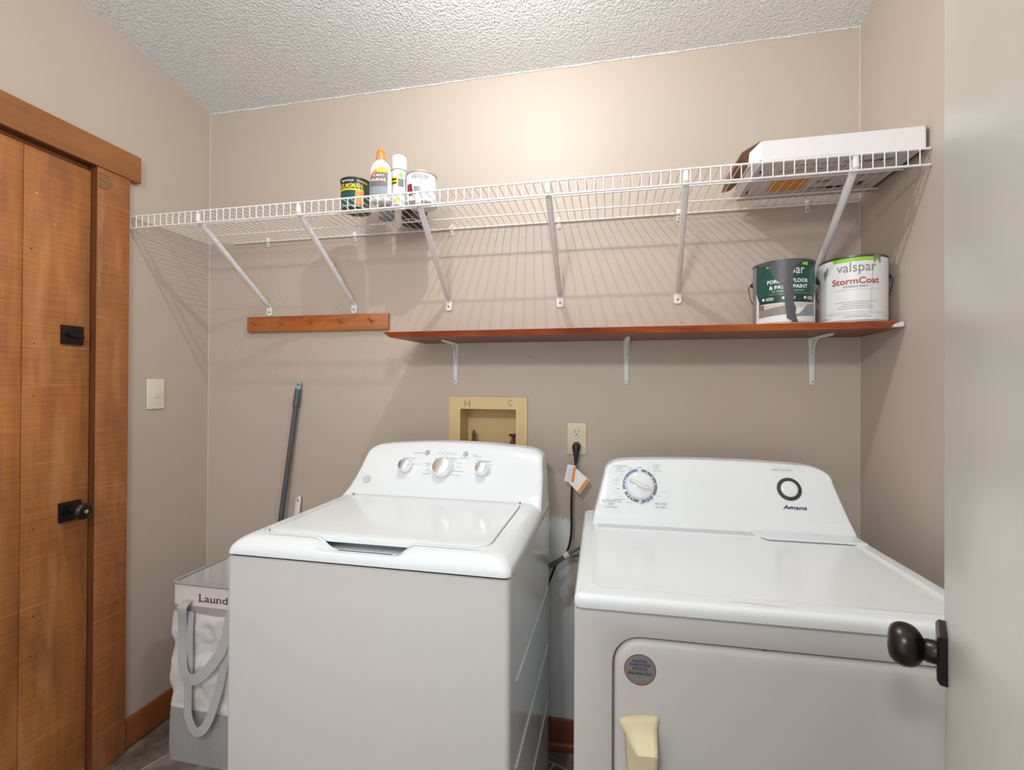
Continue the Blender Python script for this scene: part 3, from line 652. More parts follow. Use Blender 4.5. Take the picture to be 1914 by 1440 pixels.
wtext('cycle_lettering', (('Colors', -.519, .1125, .0060, 0), ('Medium', -.540, .1135, .0042, 1), ('Light', -.520, .1055, .0040, 1), ('Heavy', -.583, .1095, .0042, 1), ('Whites', -.609, .0905, .0050, 0), ('Medium', -.606, .083, .0040, 1), ('Heavy', -.604, .0685, .0040, 0), ('Bulky Items', -.607, .0555, .0040, 0), ('Delicates', -.498, .097, .0040, 1), ('Casuals', -.498, .084, .0040, 1), ('Speed Wash', -.494, .0685, .0040, 0), ('Drain & Spin', -.505, .0545, .0040, 0)),
      lambda bm, f: (annulus(bm, -.553, .078, .0395, .0402, -20, 55, f, 1), poly(bm, disc2(-.529, .103, .0024, 10), f), poly(bm, disc2(-.5935, .0635, .0018, 10), f), poly(bm, disc2(-.5135, .070, .0018, 10), f)))
wtext('temperature_lettering', (('Temperature', -.413, .1065, .0066, 0), ('Hot', -.415, .102, .0032, 1), ('Warm', -.386, .0945, .0034, 1), ('Cool', -.384, .078, .0034, 1), ('Cold', -.386, .0695, .0034, 1), ('Tap Cold', -.392, .0605, .0034, 1), ('Off', -.443, .099, .0034, 0)), lambda bm, f: annulus(bm, -.415, .078, .0275, .0281, -45, 60, f, 1))
bm = B(); f = wf(.001)
annulus(bm, -.818, .028, .0120, .0138, 0, 360, f); annulus(bm, -.818, .028, .0100, .0108, 0, 360, f); text(bm, 'GE', -.818, .0232, .0098, f, shear=.25, bold=.01); obj('brand_badge', bm, m_ink2, wm)
for x, z, l in ((-.823, .770, .010), (-.217, .877, .002)):
    bm = B(); poly(bm, [(x, z), (x+.0012, z), (x+.0006, z+l)], lambda a, b: Vector((a, WY0-.0003, b))); obj('scratch', bm, m_ink, wm)
# ------------------------------------------------------------ dryer
TH = .022
DO = Vector((-.071, .965, 0))
MY = Matrix.Translation(DO) @ Matrix.Rotation(TH, 4, 'Z')
dr = thing('clothes_dryer', 'white front loading clothes dryer with one large dial, beside the white open door', 'dryer', MY @ Vector((.378, .32, 0)))
DW, DD = .765, .655
bm = B(); loft(bm, [[Vector((a, b, z)) for a, b in rrect(0, DW, .024, DD, .004, 3, 4)] for z in (.02, .884)], True, True); obj('cabinet', bm, m_appl, dr, M=MY)
bm = B(); loft(bm, [[Vector((a, b, z)) for a, b in rrect(.005, DW-.005, .008, DD-.005, .004, 3, 4)] for z in (.882, .893)], True, True); obj('seam', bm, m_gap, dr, M=MY)
# front panel with the door opening
OX0, OX1, OZ0, OZ1 = .076, .700, .30, .836
bm = B()
def fr(pts, y): return [Vector((a, y, b)) for a, b in pts]
R = [fr(rrect(0, DW, .02, .885, .005, 8, 16), .026), fr(rrect(0, DW, .02, .885, .005, 8, 16), .006), fr(rrect(.002, DW-.002, .022, .8835, .006, 8, 16), .0015), fr(rrect(.006, DW-.006, .026, .879, .008, 8, 16), 0),
     fr(rrect(OX0-.004, OX1+.004, OZ0-.004, OZ1+.004, .060, 8, 16), 0), fr(rrect(OX0, OX1, OZ0, OZ1, .057, 8, 16), .003), fr(rrect(OX0, OX1, OZ0, OZ1, .057, 8, 16), .022)]
loft(bm, R); obj('front_panel', bm, m_applside, dr, M=MY, smooth=40)
bm = B(); i = .005; R = []
for j, y in ((0, .022), (0, .006), (.0015, .001), (.005, -.003), (.011, -.005), (.03, -.0055)):
    R.append(fr(rrect(OX0+i+j, OX1-i-j, OZ0+i+j, OZ1-i-j, max(.052-j*.8, .02), 8, 16), y))
loft(bm, R, True, True); dd_ = obj('dryer_door', bm, m_applside, dr, M=MY, smooth=45)
bm = B(); lathe(bm, [(.003, 0), (.002, .002)], (.36, .004, OZ1-.001), (0, -1, 0), 10); obj('door_screw', bm, m_screw, dd_, M=MY)
# top slab
bm = B(); R = []
for j, z in ((.004, .8885), (.001, .8905), (0, .894), (0, .904), (.0015, .910), (.005, .9145), (.011, .9165), (.024, .9170)):
    R.append([Vector((a, b, z)) for a, b in rrect(j, DW-j, -.012+j, DD, .012, 8, 16)])
for j, z in ((.030, .9170), (.0325, .9176), (.036, .9168), (.040, .9138), (.05, .9130)):
    R.append([Vector((a, b, z)) for a, b in rrect(j, DW-j, -.012+j+.008, .455 + (.05-j)*.3, .028, 8, 16)])
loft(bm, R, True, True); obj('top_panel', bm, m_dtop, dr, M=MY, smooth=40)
bm = B(); pts = [(.482, .472), (.508, .436), (.752, .436), (.752, .514), (.482, .514)]
loft(bm, [[Vector((x+(.61-x)*k, y+(.466-y)*k, z)) for x, y in pts] for k, z in ((0, .9165), (0, .9205), (.02, .9215))], True, True); ll = obj('lint_lid', bm, m_dtop, dr, M=MY, smooth=0)
bm = B(); box(bm, .55, .66, .482, .496, .9213, .9222, .0004); obj('lint_lid_grip', bm, m_dtop, ll, M=MY)
prof = []
for z, xl, xr, yf in ((.914, .018, .751, .500), (.925, .020, .750, .505), (.944, .024, .746, .519), (.948, .0255, .745, .523), (.98, .0345, .736, .5355), (1.02, .045, .725, .551), (1.055, .054, .716, .5645)):
    prof.append((z, xl+.010, xr+.010, yf, .008))
for k in range(0, 10):
    a = math.radians(90*k/9); q = 1-math.cos(a)
    prof.append((1.062 + .046*math.sin(a), .066+.060*q, .726-.066*q, .567+.020*math.sin(a)+.008*q, .009+.010*q))
bm = B(); console(bm, prof, 0, .008, 1.055, 1.11, .648, ns=28); obj('console', bm, m_dtop, dr, M=MY, smooth=45)
ed = Vector((0, .361, .932)).normalized(); en = Vector((0, -ed.z, ed.y)); eo = Vector((0, .523, .948))
ed = (Vector((0, .567, 1.062)) - eo).normalized(); en = Vector((0, -ed.z, ed.y))
def df(off): return lambda x, h: MY @ (Vector((x, 0, 0)) + eo + ed*h + en*off)
kc = (.174, .0845)
bm = B(); f = df(.0008)
R0, R1 = .0455, .0525
for a0, a1, mi in ((97, 196, 1), (205, 264, 2), (275, 318, 1), (326, 442, 2)): annulus(bm, *kc, R0, R1, a0, a1, f, mi)
for a in (152, 163, 176): poly(bm, [(kc[0]+r*math.cos(math.radians(a+q)), kc[1]+r*math.sin(math.radians(a+q))) for r, q in ((R0-.0002, -1.5), (R1-.002, -1.5), (R1-.002, 1.5), (R0-.0002, 1.5))], df(.0012), 3)
for a in (220, 232, 243, 293, 305, 8, 35, 62): poly(bm, [(kc[0]+r*math.cos(math.radians(a+q)), kc[1]+r*math.sin(math.radians(a+q))) for r, q in ((R0-.0002, -2), (R1-.002, -2), (R1-.002, 2), (R0-.0002, 2))], df(.0012), 3)
for s, x, y, c, mi in (('AUTOMATIC', .113, .142, .0062, 4), ('DRY', .113, .133, .0062, 4), ('HIGH HEAT', .113, .126, .0042, 4), ('wrinkle', .146, .137, .0034, 4), ('prevent', .146, .132, .0034, 4), ('OFF', .176, .139, .0048, 0), ('TIMED', .227, .146, .0062, 4), ('DRY', .227, .137, .0062, 4), ('HIGH HEAT', .229, .130, .0042, 4),
                       ('less', .121, .117, .0030, 4), ('dry', .121, .113, .0030, 4), ('very dry', .110, .107, .0030, 4), ('energy', .104, .101, .0030, 4), ('preferred', .104, .097, .0034, 4), ('damp dry', .100, .088, .0030, 4), ('OFF', .107, .069, .0044, 0), ('less damp', .104, .058, .0030, 4), ('less dry', .115, .048, .0030, 4), ('energy preferred', .112, .039, .0036, 0),
                       ('AUTOMATIC', .087, .030, .0075, 0), ('DRY', .087, .0205, .0072, 0), ('LOW HEAT', .087, .012, .0055, 0), ('more dry', .140, .030, .0036, 0), ('OFF', .178, .027, .0050, 0), ('AIR DRY', .236, .028, .0070, 0), ('NO HEAT', .236, .018, .0055, 0),
                       ('30', .200, .034, .0036, 4), ('20', .214, .042, .0036, 4), ('OFF', .229, .052, .0044, 4), ('less damp', .243, .066, .0030, 4), ('40', .235, .096, .0036, 4), ('60', .223, .121, .0036, 4), ('80', .202, .136, .0036, 4)):
    text(bm, s, x, y, c, f, mi=mi)
obj('dial_lettering', bm, [m_ink, m_blue, m_dgrey, m_dtop, m_ink2], dr, smooth=0)
bm = B(); text(bm, 'PUSH TO START', .591, .1465, .0054, f); obj('button_lettering', bm, m_ink, dr, smooth=0)
bm = B(); text(bm, 'Amana', .611, .034, .0115, df(.001), width=.064, bold=.018, shear=.25); poly(bm, [(.583, .0365), (.606, .0385), (.606, .0400), (.583, .0375)], df(.0011)); obj('brand_badge', bm, m_navy, dr, smooth=0)
bm = B(); q = MY.to_3x3() @ en; c0 = df(0)(*kc)
lathe(bm, [(.0440, 0), (.0440, .004), (.041, .012), (.036, .0155), (.0001, .0175)], c0, q, 48); kn = obj('timer_knob', bm, m_dtop, dr, smooth=60)
bm = B(); R = []
ang = math.radians(-24); ax = Vector((math.cos(ang), math.sin(ang)))
for k in range(17):
    s = -1 + 2*k/16; hw = .0085*math.sqrt(max(0, 1-s*s*.92)); hh = .021 + .006*math.sqrt(max(0, 1-s*s)); px = kc[0] + ax.x*s*.036; py = kc[1] + ax.y*s*.036
    R.append([df(.011)(px - ax.y*-hw, py + ax.x*-hw), df(hh*.9)(px + ax.y*hw*.8, py - ax.x*hw*.8), df(hh)(px, py), df(hh*.9)(px - ax.y*hw*.8, py + ax.x*hw*.8), df(.011)(px - ax.y*hw, py + ax.x*hw)])
loft(bm, R, True, True, closed=True); obj('knob_grip', bm, m_knobw, kn, smooth=60)
bc = (.603, .0925)
bm = B(); lathe(bm, [(.0335, .0), (.0335, .002), (.0240, .0035), (.0240, .001)], df(0)(*bc), q, 44, False, False); sr = obj('button_ring', bm, mat('charcoal ring', (.045, .05, .05), .35), dr, smooth=30)
bm = B(); lathe(bm, [(.0238, .0), (.0235, .0045), (.021, .007), (.012, .0058), (.0001, .0055)], df(0)(*bc), q, 40); obj('start_button', bm, m_dtop, sr, smooth=60)
for x, y, l, a in ((.30, .012, .055, -.03), (.36, .008, .03, -.05), (.44, .14, .004, .5), (.13, .31, .006, .3), (.45, .41, .003, .2)):
    bm = B(); poly(bm, [(x, y), (x+l*math.cos(a), y+l*math.sin(a)), (x+l*math.cos(a), y+l*math.sin(a)+.001), (x, y+.0012)], lambda p, r: MY @ Vector((p, r, .9178 if r < .02 else .9136))); obj('scratch', bm, m_ink2, dr)
# sticker and tape on its door
st = thing('round_sticker', 'round silver registration sticker with a red rim on the dryer door', 'sticker', MY @ Vector((.130, -.0056, .776)))
fs = lambda off: (lambda a, b: MY @ Vector((a, -.0056-off, b)))
bm = B(); t_ = [(x, z) for x, z in disc2(.130, .776, .0305, 40)]; prism(bm, [fs(0)(a, b) for a, b in t_], (MY.to_3x3() @ Vector((0, -.0003, 0)))); obj('foil', bm, m_sticker, st)
bm = B(); annulus(bm, .130, .776, .0290, .0305, 0, 360, fs(.0005)); poly(bm, rect(.106, .154, .7725, .7730), fs(.0005)); obj('red_rim', bm, m_maroon, st)
bm = B()
for s, z, w_ in (('REGISTER', .790, .028), ('ENREGISTRER', .783, .040), ('REGISTRE', .7755, .028), ('866-800-3381', .766, .046)): text(bm, s, .130, z, .0052, fs(.0006), width=w_, bold=.02)
obj('lettering', bm, m_navy, st)
bm = B(); fy = lambda x, y, z: MY @ Vector((x, y, z))
TP = [[(.0895, .677, 0), (.125, .688, 0), (.167, .690, 0)], [(.0905, .671, -.004), (.124, .672, -.008), (.1655, .681, -.004)], [(.0925, .665, -.006), (.1235, .661, -.014), (.162, .671, -.007)],
      [(.0990, .655, -.004), (.1235, .640, -.032), (.160, .642, -.032)], [(.1000, .649, -.004), (.1235, .634, -.0365), (.160, .636, -.0365)], [(.1010, .643, -.004), (.1235, .628, -.035), (.160, .628, -.035)],
      [(.1035, .60, -.004), (.1235, .59, -.030), (.159, .59, -.030)], [(.108, .55, -.004), (.1235, .54, -.02), (.1585, .54, -.02)], [(.110, .40, -.001), (.1235, .40, -.002), (.158, .40, -.002)]]
R = []
for row in TP:
    a, b_, c = row; out = []
    for k in range(4): t_k = k/4; out.append(tuple(a[i]+(b_[i]-a[i])*t_k for i in range(3)))
    for k in range(5): t_k = k/4; out.append(tuple(b_[i]+(c[i]-b_[i])*t_k for i in range(3)))
    R.append([fy(x, -.0062 + y, z) for x, z, y in out])
loft(bm, R, closed=False)
o = obj('masking_tape', bm, m_mask, loc=fy(.13, -.006, .55), smooth=28); tag(o, 'peeling strip of cream masking tape on the dryer door', 'tape')
so = o.modifiers.new('thick', 'SOLIDIFY'); so.thickness = .0006; so.offset = 0
# ------------------------------------------------------------ cables
bm = B(); tube(bm, [(-.1215, D-.0075, 1.117), (-.1215, D-.016, 1.117), (-.1215, D-.026, 1.114), (-.1215, D-.031, 1.104), (-.1215, D-.033, 1.085), (-.122, D-.034, 1.06)], [.0155, .0155, .015, .0125, .0085, .0062], 20); plug_bm = bm
bm = B(); tube(bm, [(-.122, D-.034, 1.062), (-.126, D-.036, 1.02), (-.134, 1.712, .984), (-.137, 1.71, .90), (-.136, 1.71, .83), (-.142, 1.713, .77), (-.158, 1.714, .727), (-.185, 1.712, .702), (-.205, 1.70, .655), (-.225, 1.70, .60), (-.26, 1.70, .5)], .0042, 10, smoothn=6); t = obj('power_cord', bm, m_cable, wm); obj('plug', plug_bm, m_cable, t)
tg = [(-.150, 1.699, 1.056), (-.120, 1.698, 1.052), (-.128, 1.697, .990), (-.163, 1.700, .996)]
bm = B(); prism(bm, tg, (0, -.0006, 0)); prism(bm, [(-.124, 1.701, 1.046), (-.072, 1.692, 1.004), (-.106, 1.688, .953), (-.146, 1.699, .99)], (0, -.0006, 0)); tagbm = bm
SH = []
def pz(pts, off, mi): prism(tagbm, pts, off, mi)
pz([(-.129, 1.6967, 1.050), (-.121, 1.6964, 1.049), (-.128, 1.6958, .993), (-.137, 1.6964, .994)], (0, -.0004, 0), 1); pz([(-.082, 1.6915, 1.010), (-.074, 1.6905, 1.003), (-.106, 1.6868, .956), (-.114, 1.6880, .963)], (0, -.0004, 0), 1)
for k in range(7): a = k/7; pz([(-.143-.008*a, 1.698, 1.050-.05*a), (-.133-.008*a, 1.6972, 1.0485-.05*a), (-.133-.008*a, 1.6972, 1.0475-.05*a), (-.143-.008*a, 1.698, 1.049-.05*a)], (0, -.0008, 0), 2)
pz([(-.104, 1.6935, .985), (-.094, 1.6915, .983), (-.103, 1.6915, .972)], (0, -.0008, 0), 2)
obj('warning_tag', tagbm, [m_tagw, m_orange, m_ink2], t, smooth=0)
t = thing('cable_bundle', 'grey cable bundle tied with cream tape crossing behind the two machines', 'cable', (-.158, 1.70, .727))
bm = B(); tube(bm, [(-.05, 1.715, .765), (-.085, 1.712, .764), (-.12, 1.700, .750), (-.155, 1.688, .731), (-.19, 1.684, .708), (-.225, 1.68, .690), (-.30, 1.675, .66)], .0052, 10, smoothn=6); obj('cable', bm, m_gcable, t)
bm = B(); tube(bm, [(-.04, 1.715, .69), (-.08, 1.712, .715), (-.10, 1.703, .727), (-.13, 1.692, .731), (-.16, 1.684, .722), (-.19, 1.680, .700), (-.225, 1.676, .683), (-.30, 1.672, .65)], .0048, 10, smoothn=6); obj('cable', bm, m_gcable, t)
bm = B(); tube(bm, [(-.143, 1.689, .738), (-.160, 1.687, .727)], .0115, 16); obj('tape_wrap', bm, m_tape, t)
# ------------------------------------------------------------ gallon paint cans
def can(t, cx, cy, z0, r, h, mbody, ears=False, rim=m_dtin):
    bm = B(); lathe(bm, [(r-.003, 0), (r, .001), (r, .004), (r-.0012, .006), (r-.0012, h-.008), (r-.0012, h-.006)], (cx, cy, z0), (0, 0, 1), 56); b = obj('can_body', bm, mbody, t)
    bm = B(); lathe(bm, [(r-.001, -.007), (r+.0012, -.005), (r+.0012, -.001), (r, 0), (r-.003, 0), (r-.006, -.003), (r-.010, -.003), (r-.012, -.001), (r-.016, -.004), (.0001, -.004)], (cx, cy, z0+h), (0, 0, 1), 56, False, True); obj('lid_rim', bm, rim, t)
    bm = B(); lathe(bm, [(r-.001, .0055), (r+.001, .004), (r+.001, .001), (r-.002, 0), (r-.004, .002), (.0001, .002)], (cx, cy, z0), (0, 0, 1), 56, False, True); obj('bottom_rim', bm, m_tin, t)
    if ears:
        for s in (-1, 1):
            a = math.radians(-108) + s*PI/2*1.02; d = Vector((math.cos(a), math.sin(a), 0)); p = Vector((cx, cy, z0+h*.72)) + d*(r-.002)
            bm = B(); lathe(bm, [(.0095, 0), (.0095, .003), (.006, .005), (.005, .009), (.002, .0095)], p, d, 16); obj('handle_ear', bm, m_black, t)
        a0 = math.radians(-108); e = Vector((math.cos(a0+PI/2*1.02), math.sin(a0+PI/2*1.02), 0)); fwd = Vector((math.cos(a0), math.sin(a0), 0)); bm = B(); c = Vector((cx, cy, z0+h*.72))
        for s in (-1, 1):
            q = e*s; pts = [c+q*(r+.006), c+q*(r+.0115)+Vector((0, 0, -.008)), c+q*(r+.009)-fwd*.004+Vector((0, 0, -.028)), c+q*(r+.002)-fwd*.018+Vector((0, 0, -.055)), c+q*(r*.72)-fwd*(r*.85)+Vector((0, 0, -.09)), c+q*(r*.35)-fwd*(r*1.05)+Vector((0, 0, -.105)), c-fwd*(r*1.12)+Vector((0, 0, -.11))]
            tube(bm, pts, .0014, 6, smoothn=5)
        obj('wire_handle', bm, m_dtin, t)
    return b
ZT = 1.523
def gallon_green():
    cx, cy, r, h = .520, 1.588, .0835, .190
    t = thing('paint_can', 'green labelled paint can with grey paint run down its front, on the wooden shelf', 'paint can', (cx, cy, ZT), 'gallon paint cans on the wooden shelf')
    can(t, cx, cy, ZT, r, h, m_canw, True)
    C = lambda o, dg=-99: (lambda s, z: cyl(cx, cy, r+o, dg)(s*(r+o)/r, ZT+z))
    bm = B(); f = C(.0002)
    poly(bm, rect(-.135, .135, .006, .183), C(.0000), 0, .006)
    poly(bm, rect(-.135, -.098, .0, .183), C(.0002), 1, .006)
    poly(bm, [(-.086, .022), (.0, .028), (0, .062), (-.086, .062)], C(.0002), 2, .006)
    poly(bm, [(0, .020), (.030, .030), (.055, .055), (.09, .060), (.09, .024)], C(.0003), 3, .006); poly(bm, [(0, .045), (.09, .050), (.09, .072), (0, .068)], C(.0002), 4, .006)
    poly(bm, [(-.086, .045), (-.066, .045), (-.066, .068), (-.086, .068)], C(.0003), 5, .006); poly(bm, [(-.066, .045), (0, .055), (0, .072), (-.066, .07)], C(.0003), 4, .006)
    poly(bm, [(-.092, .098), (-.078, .060), (.078, .060), (.092, .098), (.092, .183), (-.092, .183)], C(.0005), 0, .006)
    poly(bm, [(-.097, .183), (-.097, .100), (-.0805, .0625), (.0805, .0625), (.097, .100), (.097, .183)], C(.0008), 6, .006)
    poly(bm, [(-.0875, .084), (-.0795, .0635), (.0795, .0635), (.0875, .084)], C(.0010), 7, .006)
    obj('printed_label', bm, [m_canw, m_canlt, m_photo1, m_photo2, m_photo3, m_photo4, m_green, m_dgreen], t, smooth=60)
    bm = B(); f = C(.0013)
    text(bm, 'valspar', 0, .146, .026, f, width=.088); text(bm, 'PORCH & FLOOR', 0, .1205, .0105, f, width=.112, bold=.03); text(bm, '& PATIO PAINT', .002, .1035, .0105, f, width=.104, bold=.03)
    text(bm, 'FOR CONCRETE, STONE AND WOOD', 0, .0945, .0038, f, width=.085); poly(bm, rect(-.05, .055, .0885, .0889), f, 0, .006)
    for x in (-.068, -.012, .046):
        poly(bm, disc2(x, .076, .0042, 14), f)
        for q in (.078, .073): poly(bm, rect(x+.008, x+.030, q-.0012, q+.0012), f, 0, .006)
    obj('lettering', bm, m_ltxt, t, smooth=60)
    bm = B(); f = C(.0014); poly(bm, [(-.060, .1745), (-.046, .1695), (-.058, .167)], f, 0); poly(bm, [(.036, .172), (.040, .179), (.055, .180), (.055, .170)], f, 0, .006); obj('lime_patch', bm, m_lime, t, smooth=60)
    bm = B(); dp = [(-.100, .189), (.085, .189), (.080, .178), (.060, .181), (.045, .183), (.030, .176), (.018, .166), (.012, .150), (.012, .110), (.014, .090), (.014, .060), (.020, .044), (.018, .030), (.022, .014), (.026, .004), (.012, .003), (.006, .010), (-.004, .016), (-.006, .040), (-.010, .070), (-.012, .095), (-.014, .110), (-.028, .128), (-.040, .146), (-.046, .160), (-.050, .172), (-.075, .176)]
    poly(bm, dp, C(.0018), 0, .005); obj('dried_paint', bm, m_paintdrip, t, smooth=60, label='dried grey paint run')
def gallon_white():
    cx, cy, r, h = .7055, 1.578, .0840, .190
    t = thing('paint_can', 'white paint can with a lime green stripe, right end of the wooden shelf', 'paint can', (cx, cy, ZT), 'gallon paint cans on the wooden shelf')
    can(t, cx, cy, ZT, r, h, m_canw, True)
    C = lambda o, dg=-109: (lambda s, z: cyl(cx, cy, r+o, dg)(s*(r+o)/r, ZT+z))
    bm = B(); poly(bm, rect(-.15, .15, .006, .183), C(.0002), 0, .006); poly(bm, [(-.060, .183), (-.052, .172), (.058, .172), (.066, .183)], C(.0006), 1, .006)
    obj('printed_label', bm, [m_canw, m_lime], t, smooth=60)
    bm = B(); f = C(.001)
    text(bm, 'valspar', .002, .143, .028, f, width=.095); text(bm, 'EXTERIOR PAINT', 0, .0985, .0050, f, width=.058, bold=.02)
    for z, a, b in ((.092, -.056, .060),): poly(bm, rect(a, b, z, z+.0005), f, 0, .006)
    for z, a, b, c in ((.0565, -.050, .052, .0016), (.0505, -.032, .032, .0016), (.0445, -.040, .042, .0016), (.0385, -.044, .044, .0016), (.0285, -.080, .078, .0008), (.0235, -.080, .078, .0008), (.0175, -.024, .028, .002), (.0135, -.030, .040, .001), (.0130, -.094, -.066, .002), (.016, .068, .090, .0015)):
        poly(bm, rect(a, b, z, z+c), f, 1, .006)
    obj('lettering', bm, [m_ink, m_ink2], t, smooth=60)
    bm = B(); text(bm, 'StormCoat', 0, .1085, .0175, C(.001), width=.116, bold=.018); obj('product_lettering', bm, m_rust, t, smooth=60)
    bm = B(); f = C(.0014)
    poly(bm, [(.043, .188), (.044, .168), (.046, .164), (.048, .169), (.049, .178), (.058, .178), (.059, .168), (.061, .164), (.0635, .168), (.064, .188)], f, 0, .005)
    poly(bm, [(-.088, .150), (-.084, .158), (-.078, .160), (-.070, .170), (-.071, .160), (-.073, .148), (-.080, .138), (-.082, .128), (-.085, .138)], f, 0, .005)
    poly(bm, [(.042, .165), (.0428, .165), (.034, .012), (.0334, .012)], f, 0, .005)
    obj('dried_paint', bm, mat('light slate dried paint', (.22, .22, .24), .5), t, smooth=60)
gallon_green(); gallon_white()
# ------------------------------------------------------------ things on the wire shelf
ZW = ZS+.0056
def quart(cx, cy, r, h, label):
    return thing('paint_can', label, 'paint can', (cx, cy, ZW), 'small cans on the wire shelf')
cx, cy, r, h = -.893, 1.523, .0525, .103
t = quart(cx, cy, r, h, 'small dark green can with yellow lettering, leftmost on the wire shelf'); can(t, cx, cy, ZW, r, h, m_green, rim=m_dgreen)
C = lambda o, dg: (lambda s, z: cyl(cx, cy, r+o, dg)(s*(r+o)/r, ZW+z))
bm = B(); poly(bm, rect(.012, .042, .008, .062), C(.0006, -75), 0, .005); poly(bm, [(-.055, .056), (.035, .056), (.035, .062), (-.055, .062)], C(.0007, -75), 1, .005); poly(bm, [(.018, .094), (.055, .088), (.055, .083), (.018, .089)], C(.0007, -75), 0, .005)
poly(bm, [(-.052, .096), (-.052, .080), (-.01, .082), (.016, .086), (.014, .096)], C(.0006, -75), 2, .005); obj('printed_label', bm, [m_orng, m_yel, m_black], t, smooth=60)
bm = B(); text(bm, 'HELMSMAN', -.008, .0640, .0165, C(.0012, -75), width=.088, bold=.010, mi=0); text(bm, 'MINWAX', -.016, .086, .0075, C(.0012, -75), width=.046, bold=.006, mi=1); obj('lettering', bm, [m_yel, m_ltxt], t, smooth=60)
cx2, cy2, r2, h2 = -.645, 1.525, .0525, .105
t = quart(cx2, cy2, r2, h2, 'small white paint can with a maroon patch, rightmost of the cans on the wire shelf'); can(t, cx2, cy2, ZW, r2, h2, m_canw, rim=m_tin)
C2 = lambda o, dg: (lambda s, z: cyl(cx2, cy2, r2+o, dg)(s*(r2+o)/r2, ZW+z))
bm = B(); text(bm, 'valspar', 0, .078, .018, C2(.0008, -72), width=.062); annulus(bm, 0, .052, .0085, .0092, 0, 180, C2(.0008, -72)); poly(bm, rect(-.03, .034, .0665, .067), C2(.0008, -72), 0, .004); obj('lettering', bm, m_ink, t, smooth=60)
bm = B(); poly(bm, [(-.050, .060), (-.030, .060), (-.022, .022), (-.050, .022)], C2(.0007, -72), 0, .004); poly(bm, [(-.022, .05), (.0, .05), (.004, .02), (-.018, .02)], C2(.0006, -72), 1, .004); obj('printed_label', bm, [m_maroon, m_canlt], t, smooth=60)
# glue bottle
gx, gy = -.768, 1.468
t = thing('glue_bottle', 'white glue bottle with an orange nozzle on the wire shelf', 'bottle', (gx, gy, ZW))
def oval(z, a, b, n=36, p=2.4): return [Vector((gx + a*math.copysign(abs(math.cos(2*PI*k/n))**(2/p), math.cos(2*PI*k/n)), gy + b*math.copysign(abs(math.sin(2*PI*k/n))**(2/p), math.sin(2*PI*k/n)), ZW+z)) for k in range(n)]
Rg = Matrix.Translation((gx, gy, 0)) @ Matrix.Rotation(.16, 4, 'Z') @ Matrix.Translation((-gx, -gy, 0))
bm = B(); loft(bm, [oval(z, a, b) for z, a, b in ((0, .030, .017), (.003, .036, .021), (.01, .0378, .0225), (.02, .0366, .022), (.026, .037, .022), (.085, .037, .0222), (.105, .036, .022), (.118, .033, .021), (.128, .028, .019), (.135, .022, .017), (.139, .0155, .0145), (.148, .0150, .0145))], True, True)
obj('bottle_body', bm, m_glue, t, smooth=60, M=Rg)
bm = B(); lathe(bm, [(.0165, 0), (.0165, .014), (.0140, .018), (.0128, .027), (.0138, .028), (.0125, .031), (.0062, .044), (.0040, .046), (.0001, .046)], (gx, gy, ZW+.143), (0, 0, 1), 28); obj('nozzle', bm, m_nozzle, t, smooth=50, M=Rg)
bm = B()
def gf(o):
    def f(s, z):
        th = abs(s)/.037; y = .0222*(max(0, 1-min(1, th)**2.4))**(1/2.4); return Rg @ Vector((gx+s, gy-y-o, ZW+z))
    return f
poly(bm, [(-.033, .080), (-.030, .090), (-.014, .104), (.008, .112), (.030, .112), (.030, .070), (-.033, .070)], gf(.0006), 0, .004)
poly(bm, [(-.010, .104), (.008, .110), (.029, .110), (.029, .096), (-.002, .096)], gf(.0009), 1, .004)
poly(bm, [(-.032, .026), (-.031, .076), (-.020, .090), (-.006, .0945), (.029, .095), (.029, .026)], gf(.0012), 2, .004); poly(bm, rect(-.032, .029, .022, .048), gf(.0015), 3, .004)
obj('printed_label', bm, [m_orng, m_yel, m_gluelab, m_gluelab2], t, smooth=60)
bm = B(); text(bm, "ELMER'S", 0, .082, .007, gf(.0018), width=.038, bold=.006); text(bm, 'GLUE-ALL', -.002, .067, .0085, gf(.0018), width=.054, bold=.03); poly(bm, rect(-.026, .020, .0605, .0612), gf(.0018)); poly(bm, rect(-.026, .012, .0565, .0570), gf(.0018)); obj('lettering', bm, m_ltxt, t, smooth=60)
# spray cans
def spray(cx, cy, r, h, caph, mb, mc, label):
    t = thing('spray_can', label, 'spray can', (cx, cy, ZW), 'spray cans on the wire shelf')
    bm = B(); lathe(bm, [(r-.003, 0), (r, .002), (r, h-caph-.006), (r-.003, h-caph)], (cx, cy, ZW), (0, 0, 1), 36); obj('can_body', bm, mb, t)
    bm = B(); lathe(bm, [(r-.0005, 0), (r, .001), (r-.0006, caph*.7), (r-.002, caph-.004), (r-.006, caph), (.0001, caph)], (cx, cy, ZW+h-caph), (0, 0, 1), 36, False); obj('cap', bm, mc, t, smooth=50)
    return t
sx_, sy_ = -.726, 1.520
t = spray(sx_, sy_, .0275, .178, .052, m_canw, m_white, 'white spray can with a yellow and black label, right of the glue bottle')
CS = lambda o: (lambda s, z: cyl(sx_, sy_, .0275+o, -68)(s, ZW+z))
bm = B(); poly(bm, rect(-.030, -.004, .070, .098), CS(.0005), 0, .004); poly(bm, rect(-.002, .018, .064, .092), CS(.0005), 1, .004); poly(bm, disc2(.008, .103, .0075, 16), CS(.0006), 2, .004); poly(bm, rect(-.02, .01, .012, .022), CS(.0005), 0, .004); obj('printed_label', bm, [m_yel, m_dgrey, m_lime], t, smooth=60)
bm = B(); poly(bm, rect(-.027, -.007, .086, .092), CS(.0009), 0, .004); poly(bm, rect(-.027, -.007, .074, .079), CS(.0009), 0, .004); obj('dark_print', bm, m_black, t, smooth=60)
